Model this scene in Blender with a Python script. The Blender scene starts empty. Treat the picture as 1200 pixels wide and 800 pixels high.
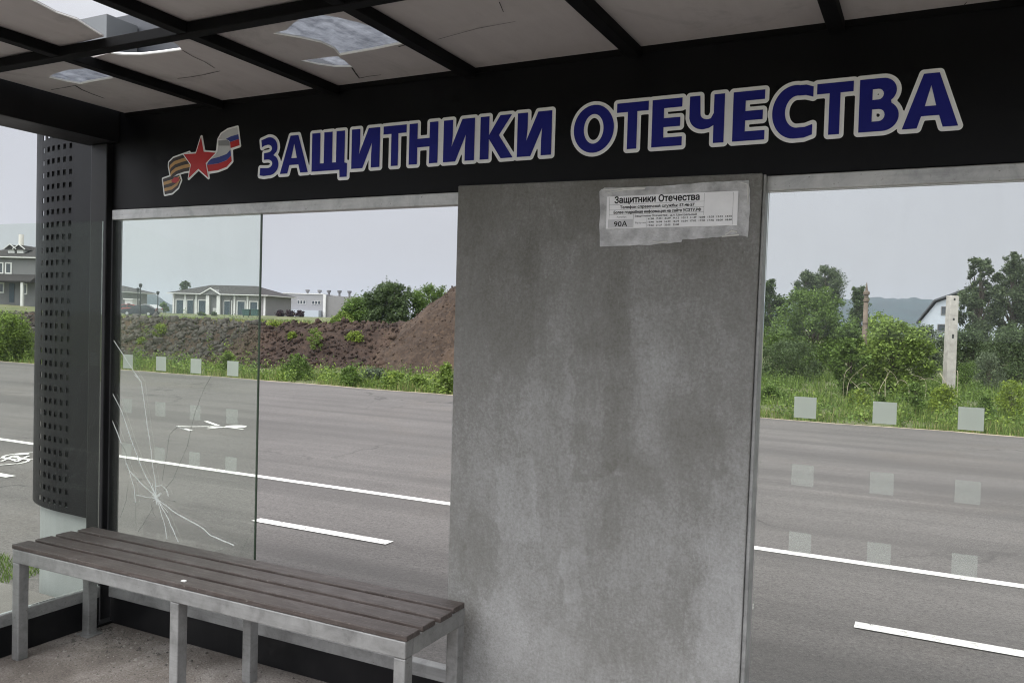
import bpy, bmesh, math, random
import numpy as np
from mathutils import Vector, Matrix, noise
from mathutils.geometry import tessellate_polygon, interpolate_bezier

random.seed(7); RNG = np.random.default_rng(11)
sc = bpy.context.scene
COL = sc.collection
rad = math.radians

# ------------------------------------------------------------------ camera
FL, YAW, PIT, ROL = 960.42, 0.4565, -0.0285, 0.0296
CAM = np.array([3.4458, -2.5925, 1.4635]); PX, PY = 21.72, 7.88
_fw = np.array([-math.sin(YAW)*math.cos(PIT), math.cos(YAW)*math.cos(PIT), math.sin(PIT)])
_r0 = np.array([math.cos(YAW), math.sin(YAW), 0.0]); _u0 = np.cross(_r0, _fw)
_R = _r0*math.cos(ROL)+_u0*math.sin(ROL); _U = -_r0*math.sin(ROL)+_u0*math.cos(ROL)
def ray(u, v): return _fw+_R*(u-600-PX)/FL+_U*(400+PY-v)/FL
def onY(u, v, Y=0.0): d = ray(u, v); return CAM+d*(Y-CAM[1])/d[1]
def onZ(u, v, Z): d = ray(u, v); return CAM+d*(Z-CAM[2])/d[2]
def at(u, v, D): return CAM+ray(u, v)*D
cd = bpy.data.cameras.new('camera'); cam = bpy.data.objects.new('camera', cd); COL.objects.link(cam)
M = Matrix(((_R[0], _U[0], -_fw[0]), (_R[1], _U[1], -_fw[1]), (_R[2], _U[2], -_fw[2])))
cam.matrix_world = Matrix.Translation(CAM) @ M.to_4x4()
cd.sensor_fit = 'HORIZONTAL'; cd.sensor_width = 36; cd.lens = 36*FL/1200
cd.shift_x = -PX/1200; cd.shift_y = PY/1200
cd.clip_start = 0.05; cd.clip_end = 6000
sc.camera = cam

# ------------------------------------------------------------------ materials
def mat(name): 
    m = bpy.data.materials.new(name); m.use_nodes = True
    nt = m.node_tree; b = nt.nodes['Principled BSDF']
    return m, nt, b
def N(nt, t, **kw):
    n = nt.nodes.new(t)
    for k, v in kw.items():
        if k.startswith('i_'): n.inputs[k[2:].replace('_', ' ')].default_value = v
        else: setattr(n, k, v)
    return n
def ramp(nt, src, stops):
    r = N(nt, 'ShaderNodeValToRGB'); nt.links.new(src, r.inputs[0])
    e = r.color_ramp.elements
    while len(e) < len(stops): e.new(0.5)
    for el, (p, c) in zip(e, stops):
        el.position = p; el.color = (c[0], c[1], c[2], 1) if hasattr(c, '__len__') else (c, c, c, 1)
    return r.outputs[0]
def coords(nt, scale=(1, 1, 1), loc=(0, 0, 0), rot=(0, 0, 0), obj=True):
    t = N(nt, 'ShaderNodeTexCoord'); mp = N(nt, 'ShaderNodeMapping')
    mp.inputs['Scale'].default_value = scale; mp.inputs['Location'].default_value = loc; mp.inputs['Rotation'].default_value = rot
    nt.links.new(t.outputs['Object' if obj else 'Generated'], mp.inputs[0]); return mp.outputs[0]
def nz(nt, co, scale, detail=5, rough=0.55, dist=0.0):
    n = N(nt, 'ShaderNodeTexNoise'); nt.links.new(co, n.inputs['Vector'])
    n.inputs['Scale'].default_value = scale; n.inputs['Detail'].default_value = detail
    n.inputs['Roughness'].default_value = rough; n.inputs['Distortion'].default_value = dist
    return n.outputs['Fac']
def mix(nt, fac, a, b, mode='MIX'):
    m = N(nt, 'ShaderNodeMix', data_type='RGBA', blend_type=mode)
    if isinstance(fac, (int, float)): m.inputs[0].default_value = fac
    else: nt.links.new(fac, m.inputs[0])
    for s, i in ((a, 6), (b, 7)):
        if hasattr(s, 'links') or hasattr(s, 'is_linked'): nt.links.new(s, m.inputs[i])
        else: m.inputs[i].default_value = (*s, 1) if len(s) == 3 else s
    return m.outputs[2]
def math_(nt, op, a, b=None):
    m = N(nt, 'ShaderNodeMath', operation=op)
    for s, i in ((a, 0), (b, 1)):
        if s is None: continue
        if isinstance(s, (int, float)): m.inputs[i].default_value = s
        else: nt.links.new(s, m.inputs[i])
    return m.outputs[0]
def bump(nt, b, h, strength=0.3, dist=0.01):
    bp = N(nt, 'ShaderNodeBump'); bp.inputs['Strength'].default_value = strength; bp.inputs['Distance'].default_value = dist
    nt.links.new(h, bp.inputs['Height']); nt.links.new(bp.outputs[0], b.inputs['Normal'])

def simple(name, col, rough=0.6, metal=0.0, var=0.15, scale=6.0, bmp=0.0, spec=0.5):
    m, nt, b = mat(name); co = coords(nt)
    n = nz(nt, co, scale, 6, 0.6)
    lo = tuple(c*(1-var) for c in col); hi = tuple(min(1, c*(1+var)) for c in col)
    nt.links.new(ramp(nt, n, [(0.3, lo), (0.7, hi)]), b.inputs['Base Color'])
    b.inputs['Roughness'].default_value = rough; b.inputs['Metallic'].default_value = metal
    b.inputs['Specular IOR Level'].default_value = spec
    if bmp: bump(nt, b, nz(nt, co, scale*8, 3), bmp, 0.004)
    return m
MT = {}
def black_paint(name, base, rough, dust, spec=0.5):
    m, nt, b = mat(name); co = coords(nt)
    n = nz(nt, co, 3.0, 8, 0.65); n2 = nz(nt, coords(nt, (30, 30, 2)), 1.0, 5, 0.6)
    f = ramp(nt, n, [(0.45, 0.0), (0.8, dust)])
    c = mix(nt, f, base, (0.12, 0.115, 0.11)); c = mix(nt, ramp(nt, n2, [(0.55, 0.0), (0.85, dust*0.5)]), c, (0.1, 0.1, 0.1))
    nt.links.new(c, b.inputs['Base Color'])
    nt.links.new(ramp(nt, n, [(0.3, rough-0.06), (0.75, rough+0.15)]), b.inputs['Roughness']); b.inputs['Specular IOR Level'].default_value = spec
    return m
MT['black'] = black_paint('black_steel', (0.007, 0.007, 0.008), 0.42, 0.10, 0.25)
MT['roofblack'] = black_paint('roof_black_steel', (0.0035, 0.0035, 0.004), 0.65, 0.03, 0.12)
MT['fascia'] = black_paint('black_composite_panel', (0.0035, 0.0035, 0.0045), 0.42, 0.03, 0.16)
MT['pylon'] = black_paint('anthracite_sheet_metal', (0.0065, 0.0067, 0.008), 0.4, 0.01, 0.16)
MT['slate'] = simple('dark_sheet_metal', (0.05, 0.055, 0.065), 0.5, 0.0, 0.1, 3)
MT['greybox'] = simple('light_grey_sheet_metal', (0.16, 0.17, 0.18), 0.5, 0.2, 0.1, 3)
def galv(name, base, rough=0.5, metal=0.35):
    m, nt, b = mat(name)
    a = nz(nt, coords(nt), 9.0, 8, 0.7, 0.4); c2 = nz(nt, coords(nt, (2, 40, 40)), 1.5, 4, 0.6)
    col = ramp(nt, a, [(0.28, tuple(x*0.55 for x in base)), (0.5, base), (0.75, tuple(min(1, x*1.35) for x in base))])
    col = mix(nt, ramp(nt, c2, [(0.5, 0.0), (0.8, 0.45)]), col, tuple(x*0.5 for x in base))
    sp = nz(nt, coords(nt), 70.0, 3, 0.6); col = mix(nt, ramp(nt, sp, [(0.66, 0.0), (0.74, 0.7)]), col, (0.09, 0.075, 0.06))
    nt.links.new(col, b.inputs['Base Color']); b.inputs['Metallic'].default_value = metal
    nt.links.new(ramp(nt, a, [(0.3, rough-0.1), (0.7, rough+0.15)]), b.inputs['Roughness'])
    bump(nt, b, nz(nt, coords(nt), 60, 3), 0.12, 0.002)
    return m
MT['galv'] = galv('weathered_grey_paint', (0.255, 0.255, 0.25))
MT['alu'] = galv('brushed_aluminium', (0.45, 0.45, 0.445), 0.42, 0.4)
MT['rail'] = galv('dusty_aluminium_rail', (0.30, 0.30, 0.295), 0.55, 0.25)
def plank_mat():
    m, nt, b = mat('faded_brown_plank')
    g = nz(nt, coords(nt, (1.5, 45, 20)), 3.0, 6, 0.7, 0.2); w = nz(nt, coords(nt, (3, 6, 1)), 3.0, 8, 0.75)
    c = ramp(nt, g, [(0.25, (0.027, 0.020, 0.017)), (0.5, (0.054, 0.041, 0.036)), (0.75, (0.11, 0.09, 0.082))])
    c = mix(nt, ramp(nt, w, [(0.5, 0.0), (0.78, 0.45)]), c, (0.19, 0.17, 0.165))
    wr = nz(nt, coords(nt, (14, 60, 20)), 4.0, 4, 0.7)
    c = mix(nt, ramp(nt, wr, [(0.62, 0.0), (0.72, 0.75)]), c, (0.26, 0.235, 0.215))
    nt.links.new(c, b.inputs['Base Color']); b.inputs['Roughness'].default_value = 0.55
    bump(nt, b, g, 0.35, 0.003); return m
MT['plank'] = plank_mat()
def concrete_mat():
    m, nt, b = mat('trowelled_cement_render')
    co = coords(nt); cv = coords(nt, (3.0, 1, 1.3), (0.3, 0, 0.2), (0, 0.25, 0)); ck = coords(nt, (3.2, 1, 1.5), (1.7, 0, 3.3), (0, 0.22, 0))
    vor = N(nt, 'ShaderNodeTexVoronoi', feature='SMOOTH_F1'); vor.inputs['Scale'].default_value = 1.3; vor.inputs['Smoothness'].default_value = 0.06
    d = N(nt, 'ShaderNodeVectorMath', operation='ADD'); wob = N(nt, 'ShaderNodeTexNoise'); wob.inputs['Scale'].default_value = 5.0; wob.inputs['Detail'].default_value = 6
    nt.links.new(co, wob.inputs['Vector']); s = N(nt, 'ShaderNodeVectorMath', operation='SCALE'); s.inputs['Scale'].default_value = 0.55
    nt.links.new(wob.outputs['Color'], s.inputs[0]); nt.links.new(ck, d.inputs[0]); nt.links.new(s.outputs[0], d.inputs[1])
    nt.links.new(d.outputs[0], vor.inputs['Vector'])
    bw = N(nt, 'ShaderNodeRGBToBW'); nt.links.new(vor.outputs['Color'], bw.inputs[0])
    broad = nz(nt, co, 1.6, 4, 0.6, 0.3); streak = nz(nt, cv, 2.2, 8, 0.72, 0.5); fine = nz(nt, co, 38, 6, 0.72)
    f = math_(nt, 'ADD', math_(nt, 'MULTIPLY', bw.outputs[0], 0.15), math_(nt, 'MULTIPLY', broad, 0.40))
    f = math_(nt, 'ADD', f, math_(nt, 'MULTIPLY', streak, 0.28)); f = math_(nt, 'ADD', f, math_(nt, 'MULTIPLY', fine, 0.16))
    stroke = nz(nt, coords(nt, (13, 1, 4.0), (5, 0, 1), (0, 0.3, 0)), 2.0, 7, 0.75, 1.6); f = math_(nt, 'ADD', f, math_(nt, 'MULTIPLY', math_(nt, 'SUBTRACT', stroke, 0.5), 0.22))
    grit = nz(nt, co, 110, 4, 0.8); f = math_(nt, 'ADD', f, math_(nt, 'MULTIPLY', math_(nt, 'MULTIPLY', math_(nt, 'SUBTRACT', grit, 0.5), broad), 0.85))
    f = math_(nt, 'ADD', f, 0.085)
    # trowel patches of their own shape, ragged by noise
    wv = N(nt, 'ShaderNodeVectorMath', operation='SCALE'); wv.inputs['Scale'].default_value = 0.10; wn = N(nt, 'ShaderNodeTexNoise'); wn.inputs['Scale'].default_value = 9; wn.inputs['Detail'].default_value = 8; wn.inputs['Roughness'].default_value = 0.7
    nt.links.new(co, wn.inputs['Vector']); nt.links.new(wn.outputs['Color'], wv.inputs[0]); wad = N(nt, 'ShaderNodeVectorMath', operation='ADD'); nt.links.new(co, wad.inputs[0]); nt.links.new(wv.outputs[0], wad.inputs[1])
    for (u, v, hw, hh, an, st, sharp) in ((600, 350, 44, 70, .35, -.06, .25), (638, 300, 30, 45, -.5, -.045, .3), (724, 365, 14, 88, .03, -.05, .15), (780, 405, 44, 50, .12, .05, .22), (607, 588, 27, 46, .16, .065, .10), (752, 470, 30, 62, -.12, .045, .25), (722, 500, 16, 44, .04, -.06, .12),
                                          (846, 735, 32, 60, .35, .075, .35), (668, 676, 12, 32, .18, .075, .15), (562, 650, 26, 48, -.2, -.06, .15), (590, 735, 30, 46, .5, .065, .35), (822, 560, 34, 66, .3, -.04, .3), (704, 596, 22, 46, .28, -.05, .12), (640, 770, 50, 40, -.4, .05, .4), (770, 640, 44, 50, -.3, .04, .3), (840, 440, 36, 70, .2, -.03, .3),
                                          (565, 520, 24, 60, .2, .04, .25), (690, 455, 34, 40, -.2, .05, .2), (800, 700, 22, 60, -.25, -.045, .2), (720, 735, 40, 44, .3, -.045, .3), (660, 540, 24, 60, -.15, -.03, .2), (850, 620, 24, 50, -.35, .04, .3)):
        c_ = onY(u, v, -0.052); mp = N(nt, 'ShaderNodeMapping', vector_type='POINT'); 
        sb_ = N(nt, 'ShaderNodeVectorMath', operation='SUBTRACT'); sb_.inputs[1].default_value = (c_[0]+0.05, 0.05, c_[2]+0.05); nt.links.new(wad.outputs[0], sb_.inputs[0])
        mp.inputs['Rotation'].default_value = (0, an, 0); mp.inputs['Scale'].default_value = (330/hw, 0, 309/hh); nt.links.new(sb_.outputs[0], mp.inputs[0])
        sx = N(nt, 'ShaderNodeSeparateXYZ'); nt.links.new(mp.outputs[0], sx.inputs[0]); mxx = math_(nt, 'MAXIMUM', math_(nt, 'ABSOLUTE', sx.outputs[0]), math_(nt, 'ABSOLUTE', sx.outputs[2]))
        f = math_(nt, 'ADD', f, ramp(nt, mxx, [(1-sharp*0.9, 1.0), (1.0, 0.0)]) if False else math_(nt, 'MULTIPLY', ramp(nt, mxx, [(max(0.05, 1-sharp), 1.0), (1.0, 0.0)]), st*0.95))
    # the render grows gradually paler towards the bottom of the panel
    sep = N(nt, 'ShaderNodeSeparateXYZ'); nt.links.new(co, sep.inputs[0])
    zz = math_(nt, 'ADD', sep.outputs[2], math_(nt, 'MULTIPLY', math_(nt, 'SUBTRACT', broad, 0.5), 1.4))
    low = ramp(nt, math_(nt, 'MULTIPLY', zz, 0.5), [(0.12, 0.125), (0.85, 0.0)])
    f = math_(nt, 'ADD', f, low)
    c = ramp(nt, f, [(0.30, (0.092, 0.088, 0.076)), (0.5, (0.142, 0.138, 0.124)), (0.64, (0.195, 0.192, 0.181)), (0.88, (0.33, 0.33, 0.325))])
    scr = nz(nt, coords(nt, (60, 1, 9), rot=(0, 0.35, 0)), 2.0, 4, 0.8)
    c = mix(nt, math_(nt, 'MULTIPLY', ramp(nt, scr, [(0.6, 0.0), (0.72, 1.0)]), ramp(nt, broad, [(0.45, 0.0), (0.6, 0.35)])), c, (0.46, 0.46, 0.46))
    nt.links.new(c, b.inputs['Base Color']); b.inputs['Roughness'].default_value = 0.72
    ns = nz(nt, coords(nt, (90, 1, 2.5), rot=(0, 0.25, 0)), 1.6, 3, 0.6); c = mix(nt, math_(nt, 'MULTIPLY', ramp(nt, ns, [(0.70, 0.0), (0.74, 0.6)]), ramp(nt, wob.outputs['Fac'], [(0.5, 0.0), (0.56, 1.0)])), c, (0.42, 0.42, 0.41))
    pit = nz(nt, co, 26, 2, 0.5); c = mix(nt, ramp(nt, pit, [(0.80, 0.0), (0.82, 0.5)]), c, (0.05, 0.048, 0.045)); nt.links.new(c, b.inputs['Base Color'])
    bump(nt, b, f, 0.5, 0.008); return m
MT['concrete'] = concrete_mat()
def asphalt_mat(name, base, streaky=True, warm=0.0, crackle=True):
    m, nt, b = mat(name); co = coords(nt)
    grain = nz(nt, co, 160, 3, 0.8); mid = nz(nt, co, 0.55, 7, 0.62, 0.4); st = nz(nt, coords(nt, (0.10, 2.6, 1)), 1.0, 8, 0.68, 0.3)
    st2 = nz(nt, coords(nt, (0.25, 9, 1), rot=(0, 0, 0.06)), 1.0, 6, 0.7)
    f = math_(nt, 'ADD', math_(nt, 'MULTIPLY', grain, 0.34), math_(nt, 'MULTIPLY', mid, 0.34))
    f = math_(nt, 'ADD', f, math_(nt, 'MULTIPLY', st, 0.42 if streaky else 0.1))
    c = ramp(nt, f, [(0.36, tuple(x*0.62 for x in base)), (0.5, base), (0.66, tuple(x*1.42 for x in base))])
    if streaky:
        c = mix(nt, ramp(nt, st2, [(0.56, 0.0), (0.74, 0.6)]), c, tuple(x*1.7 for x in base))
        w = nz(nt, co, 0.35, 5, 0.6, 1.0); c = mix(nt, ramp(nt, w, [(0.52, 0.0), (0.75, 0.35)]), c, (base[0]*1.25, base[1]*1.1, base[2]*0.92))
    if streaky:
        ag = nz(nt, co, 55, 5, 0.75); c = mix(nt, ramp(nt, ag, [(0.36, 0.75), (0.5, 0.0)]), c, tuple(x*0.45 for x in base)); c = mix(nt, ramp(nt, ag, [(0.55, 0.0), (0.68, 0.7)]), c, tuple(x*1.9 for x in base))
        tr = nz(nt, coords(nt, (0.05, 1.1, 1)), 1.0, 3, 0.5); c = mix(nt, ramp(nt, tr, [(0.48, 0.0), (0.64, 0.6)]), c, tuple(x*0.6 for x in base))
        oil = nz(nt, co, 1.1, 7, 0.7, 0.8); c = mix(nt, ramp(nt, oil, [(0.66, 0.0), (0.74, 0.5)]), c, tuple(x*0.5 for x in base))
        vc = N(nt, 'ShaderNodeTexVoronoi', feature='DISTANCE_TO_EDGE'); vc.inputs['Scale'].default_value = 0.33; wq = N(nt, 'ShaderNodeTexNoise'); wq.inputs['Scale'].default_value = 1.6; wq.inputs['Detail'].default_value = 8; nt.links.new(co, wq.inputs['Vector'])
        va = N(nt, 'ShaderNodeVectorMath', operation='ADD'); nt.links.new(co, va.inputs[0]); nt.links.new(wq.outputs['Color'], va.inputs[1]); nt.links.new(va.outputs[0], vc.inputs['Vector'])
        gate = ramp(nt, nz(nt, co, 0.21, 3, 0.5), [(0.5, 0.0), (0.56, 0.8)]); c = mix(nt, math_(nt, 'MULTIPLY', ramp(nt, vc.outputs['Distance'], [(0.003, 1.0), (0.009, 0.0)]), gate), c, tuple(x*0.35 for x in base))
    sp = nz(nt, co, 320, 2, 0.5); c = mix(nt, ramp(nt, sp, [(0.6, 0.0), (0.75, 0.5)]), c, tuple(x*2.0 for x in base))
    nt.links.new(c, b.inputs['Base Color']); b.inputs['Roughness'].default_value = 0.85
    bump(nt, b, grain, 0.3, 0.004); return m
MT['asphalt'] = asphalt_mat('weathered_asphalt', (0.094, 0.087, 0.083))
MT['pave'] = asphalt_mat('lightened_asphalt_pavement', (0.215, 0.20, 0.185), False)  # colour lightened so the ground bounces more light up into the shelter
MT['paint'] = simple('worn_white_road_paint', (0.74, 0.74, 0.72), 0.7, 0, 0.1, 14)
def worn_paint(name):
    m, nt, b = mat(name); co = coords(nt); n = nz(nt, co, 22, 8, 0.75)
    c = ramp(nt, n, [(0.34, (0.12, 0.115, 0.11)), (0.43, (0.58, 0.57, 0.54)), (0.7, (0.76, 0.755, 0.73))])
    nt.links.new(c, b.inputs['Base Color']); b.inputs['Roughness'].default_value = 0.7; return m
MT['paint'] = worn_paint('worn_white_road_paint')
def dirtfloor():
    m, nt, b = mat('gritty_shelter_floor'); co = coords(nt)
    a = nz(nt, co, 3.0, 8, 0.7, 0.5); g = nz(nt, co, 120, 4, 0.75); p = nz(nt, co, 40, 3, 0.6)
    f = math_(nt, 'ADD', math_(nt, 'MULTIPLY', a, 0.55), math_(nt, 'MULTIPLY', g, 0.45))
    c = ramp(nt, f, [(0.34, (0.055, 0.045, 0.038)), (0.5, (0.165, 0.142, 0.127)), (0.66, (0.34, 0.315, 0.295))])
    c = mix(nt, ramp(nt, p, [(0.62, 0.0), (0.7, 0.8)]), c, (0.04, 0.034, 0.03))
    nt.links.new(c, b.inputs['Base Color']); b.inputs['Roughness'].default_value = 0.95
    bump(nt, b, f, 0.6, 0.012); return m
MT['floor'] = dirtfloor()
def ground_mat():
    m, nt, b = mat('rough_meadow_ground'); co = coords(nt)
    a = nz(nt, co, 0.35, 8, 0.65, 0.5); g = nz(nt, co, 5, 6, 0.7)
    f = math_(nt, 'ADD', math_(nt, 'MULTIPLY', a, 0.6), math_(nt, 'MULTIPLY', g, 0.4))
    c = ramp(nt, f, [(0.36, (0.055, 0.075, 0.025)), (0.5, (0.10, 0.115, 0.045)), (0.6, (0.15, 0.14, 0.075)), (0.72, (0.24, 0.21, 0.145))])
    nt.links.new(c, b.inputs['Base Color']); b.inputs['Roughness'].default_value = 1.0
    bump(nt, b, g, 0.6, 0.08); return m
MT['ground'] = ground_mat()
def soil_mat(name, dark, lite, tan):
    m, nt, b = mat(name); co = coords(nt)
    v = N(nt, 'ShaderNodeTexVoronoi'); v.inputs['Scale'].default_value = 9.0; nt.links.new(co, v.inputs['Vector'])
    bw = N(nt, 'ShaderNodeRGBToBW'); nt.links.new(v.outputs['Color'], bw.inputs[0])
    a = nz(nt, co, 0.5, 7, 0.65, 0.6); g = nz(nt, co, 14, 6, 0.75)
    f = math_(nt, 'ADD', math_(nt, 'MULTIPLY', bw.outputs[0], 0.3), math_(nt, 'MULTIPLY', g, 0.7))
    c = ramp(nt, f, [(0.3, dark), (0.6, lite), (0.8, tan)])
    c = mix(nt, ramp(nt, a, [(0.48, 0.0), (0.7, 0.75)]), c, tan)
    nt.links.new(c, b.inputs['Base Color']); b.inputs['Roughness'].default_value = 1.0
    bump(nt, b, f, 0.8, 0.05); return m
MT['soil'] = soil_mat('dark_clay_clods', (0.015, 0.0088, 0.0062), (0.043, 0.026, 0.0185), (0.085, 0.055, 0.036))
MT['heap'] = soil_mat('brown_dug_soil', (0.022, 0.014, 0.0095), (0.055, 0.036, 0.024), (0.105, 0.068, 0.042))
MT['rock'] = soil_mat('grey_rubble', (0.022, 0.018, 0.016), (0.062, 0.054, 0.050), (0.135, 0.12, 0.11))
def leaf_mat(name, dark, lite, trans=0.35):
    m, nt, b = mat(name); g = N(nt, 'ShaderNodeNewGeometry'); co = coords(nt)
    n = nz(nt, co, 1.6, 4, 0.6)
    f = math_(nt, 'ADD', math_(nt, 'MULTIPLY', g.outputs['Random Per Island'], 0.6), math_(nt, 'MULTIPLY', n, 0.5))
    c = ramp(nt, f, [(0.12, tuple(x*0.65 for x in dark)), (0.55, tuple((x*0.55+y*0.45) for x, y in zip(dark, lite))), (0.92, tuple(y*1.3 for y in lite))])
    nt.links.new(c, b.inputs['Base Color']); b.inputs['Roughness'].default_value = 0.55
    b.inputs['Specular IOR Level'].default_value = 0.3
    t = N(nt, 'ShaderNodeBsdfTranslucent'); nt.links.new(c, t.inputs[0]); mx = N(nt, 'ShaderNodeMixShader'); mx.inputs[0].default_value = trans
    out = nt.nodes['Material Output']; nt.links.new(b.outputs[0], mx.inputs[1]); nt.links.new(t.outputs[0], mx.inputs[2]); nt.links.new(mx.outputs[0], out.inputs[0])
    return m
LEAF = {
 'tree': leaf_mat('grey_green_tree_leaves', (0.032, 0.055, 0.025), (0.125, 0.165, 0.08)),
 'dark': leaf_mat('dark_green_leaves', (0.03, 0.055, 0.02), (0.10, 0.145, 0.055)),
 'mid': leaf_mat('mid_green_leaves', (0.045, 0.085, 0.018), (0.15, 0.235, 0.05)),
 'bright': leaf_mat('bright_green_leaves', (0.075, 0.13, 0.022), (0.24, 0.33, 0.07)),
 'yellow': leaf_mat('yellow_green_leaves', (0.09, 0.14, 0.02), (0.26, 0.34, 0.05)),
 'grey': leaf_mat('grey_green_leaves', (0.055, 0.08, 0.045), (0.16, 0.20, 0.12)),
 'purple': leaf_mat('dark_red_leaves', (0.022, 0.012, 0.014), (0.06, 0.035, 0.04)),
 'grass': leaf_mat('meadow_grass_blades', (0.055, 0.105, 0.02), (0.20, 0.28, 0.07)),
 'dry': leaf_mat('dry_meadow_blades', (0.12, 0.125, 0.04), (0.40, 0.36, 0.17)),
}
MT['bark'] = simple('grey_brown_bark', (0.09, 0.075, 0.06), 0.9, 0, 0.35, 9, 0.5)
MT['straw'] = simple('dry_straw_stalk', (0.42, 0.37, 0.26), 0.8, 0, 0.2, 5)
MT['rust'] = simple('rusty_brown_pole', (0.13, 0.10, 0.075), 0.8, 0, 0.3, 7, 0.4)
MT['post'] = simple('old_pale_concrete', (0.42, 0.40, 0.37), 0.9, 0, 0.22, 6, 0.5)
MT['hole'] = simple('dark_socket', (0.03, 0.03, 0.03), 0.9)
MT['hill'] = simple('haze_blue_forest', (0.016, 0.036, 0.038), 1.0, 0, 0.4, 0.03)  # blue of the distant haze is mixed into the forest colour
MT['wallgrey'] = simple('grey_lap_siding', (0.20, 0.195, 0.195), 0.8, 0, 0.06, 1.5)
MT['walldark'] = simple('dark_grey_siding', (0.15, 0.15, 0.155), 0.8, 0, 0.06, 1.5)
MT['wallpanel'] = simple('pale_grey_cladding', (0.25, 0.25, 0.262), 0.7, 0, 0.05, 1)
MT['wallblue'] = simple('pale_blue_white_siding', (0.40, 0.44, 0.50), 0.7, 0, 0.05, 1.5)
MT['roof'] = simple('dark_brown_shingles', (0.03, 0.027, 0.027), 0.95, 0, 0.2, 2.5)
MT['roofblue'] = simple('dark_metal_roof', (0.06, 0.065, 0.075), 0.6, 0, 0.1, 2)
MT['trim'] = simple('white_trim', (0.60, 0.60, 0.595), 0.6, 0, 0.05, 2)
MT['teal'] = simple('dark_teal_door', (0.035, 0.055, 0.075), 0.4, 0, 0.1, 2)
MT['winglass'] = simple('dark_window_glass', (0.05, 0.06, 0.07), 0.12, 0, 0.1, 2)
MT['dumpster'] = simple('dark_green_plastic', (0.015, 0.06, 0.055), 0.5, 0, 0.1, 2)
MT['carblue'] = simple('dark_blue_car_paint', (0.006, 0.008, 0.02), 0.5, 0.0, 0.05, 2)
MT['carred'] = simple('red_car_paint', (0.32, 0.05, 0.035), 0.3, 0.1, 0.05, 2)
MT['carsilver'] = simple('silver_car_paint', (0.45, 0.46, 0.48), 0.3, 0.4, 0.05, 2)
MT['carwhite'] = simple('white_car_paint', (0.7, 0.7, 0.7), 0.3, 0.0, 0.05, 2)
MT['tyre'] = simple('black_rubber', (0.02, 0.02, 0.02), 0.8)
MT['letterwhite'] = simple('white_vinyl_outline', (0.88, 0.88, 0.88), 0.5, 0, 0.06, 4)
MT['letterblue'] = simple('navy_vinyl', (0.013, 0.016, 0.20), 0.5, 0, 0.1, 4, 0, 0.2)
MT['vred'] = simple('red_vinyl', (0.48, 0.016, 0.018), 0.45, 0, 0.1, 6)
MT['vblue'] = simple('blue_vinyl', (0.03, 0.05, 0.25), 0.45, 0, 0.1, 6)
MT['vwhite'] = simple('white_vinyl', (0.56, 0.56, 0.57), 0.45, 0, 0.1, 6)
MT['vgrey'] = simple('grey_vinyl', (0.27, 0.27, 0.28), 0.45, 0, 0.1, 6)
MT['vorange'] = simple('orange_vinyl', (0.5, 0.28, 0.09), 0.45, 0, 0.1, 6)
MT['vblack'] = simple('brown_black_vinyl', (0.025, 0.014, 0.012), 0.45, 0, 0.1, 6)
MT['paper'] = simple('printed_white_sheet', (0.88, 0.88, 0.90), 0.5, 0, 0.05, 12)
MT['papergrey'] = simple('grey_printed_cell', (0.58, 0.58, 0.60), 0.5, 0, 0.04, 12)
MT['ink'] = simple('black_ink', (0.008, 0.008, 0.009), 0.8)
MT['inksoft'] = simple('faded_ink', (0.13, 0.13, 0.14), 0.6)
MT['smear'] = simple('light_grey_bare_render', (0.50, 0.50, 0.51), 0.7, 0, 0.3, 26, 0.6)
MT['smearlite'] = simple('pale_glue_ridge', (0.62, 0.62, 0.6), 0.7, 0, 0.15, 20)
def crush_mat():
    m, nt, b = mat('crushed_glass_white'); out = nt.nodes['Material Output']; b.inputs['Base Color'].default_value = (0.92, 0.93, 0.92, 1); b.inputs['Roughness'].default_value = 0.35
    t = N(nt, 'ShaderNodeBsdfTranslucent'); t.inputs[0].default_value = (0.96, 0.97, 0.96, 1); mx = N(nt, 'ShaderNodeMixShader'); mx.inputs[0].default_value = 0.65
    nt.links.new(b.outputs[0], mx.inputs[1]); nt.links.new(t.outputs[0], mx.inputs[2]); nt.links.new(mx.outputs[0], out.inputs[0]); return m
MT['crackw'] = crush_mat()
MT['crackd'] = simple('glass_crack_dark', (0.10, 0.11, 0.095), 0.4, 0, 0.2, 30)
MT['edge'] = simple('green_glass_edge', (0.05, 0.075, 0.05), 0.2, 0, 0.2, 3)
MT['litter'] = simple('white_scrap', (0.75, 0.75, 0.73), 0.7)
MT['core'] = simple('pale_grey_casing', (0.25, 0.265, 0.262), 0.45, 0, 0.12, 2.5)
MT['kerb'] = simple('concrete_kerb', (0.32, 0.30, 0.28), 0.9, 0, 0.2, 5, 0.4)
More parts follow.
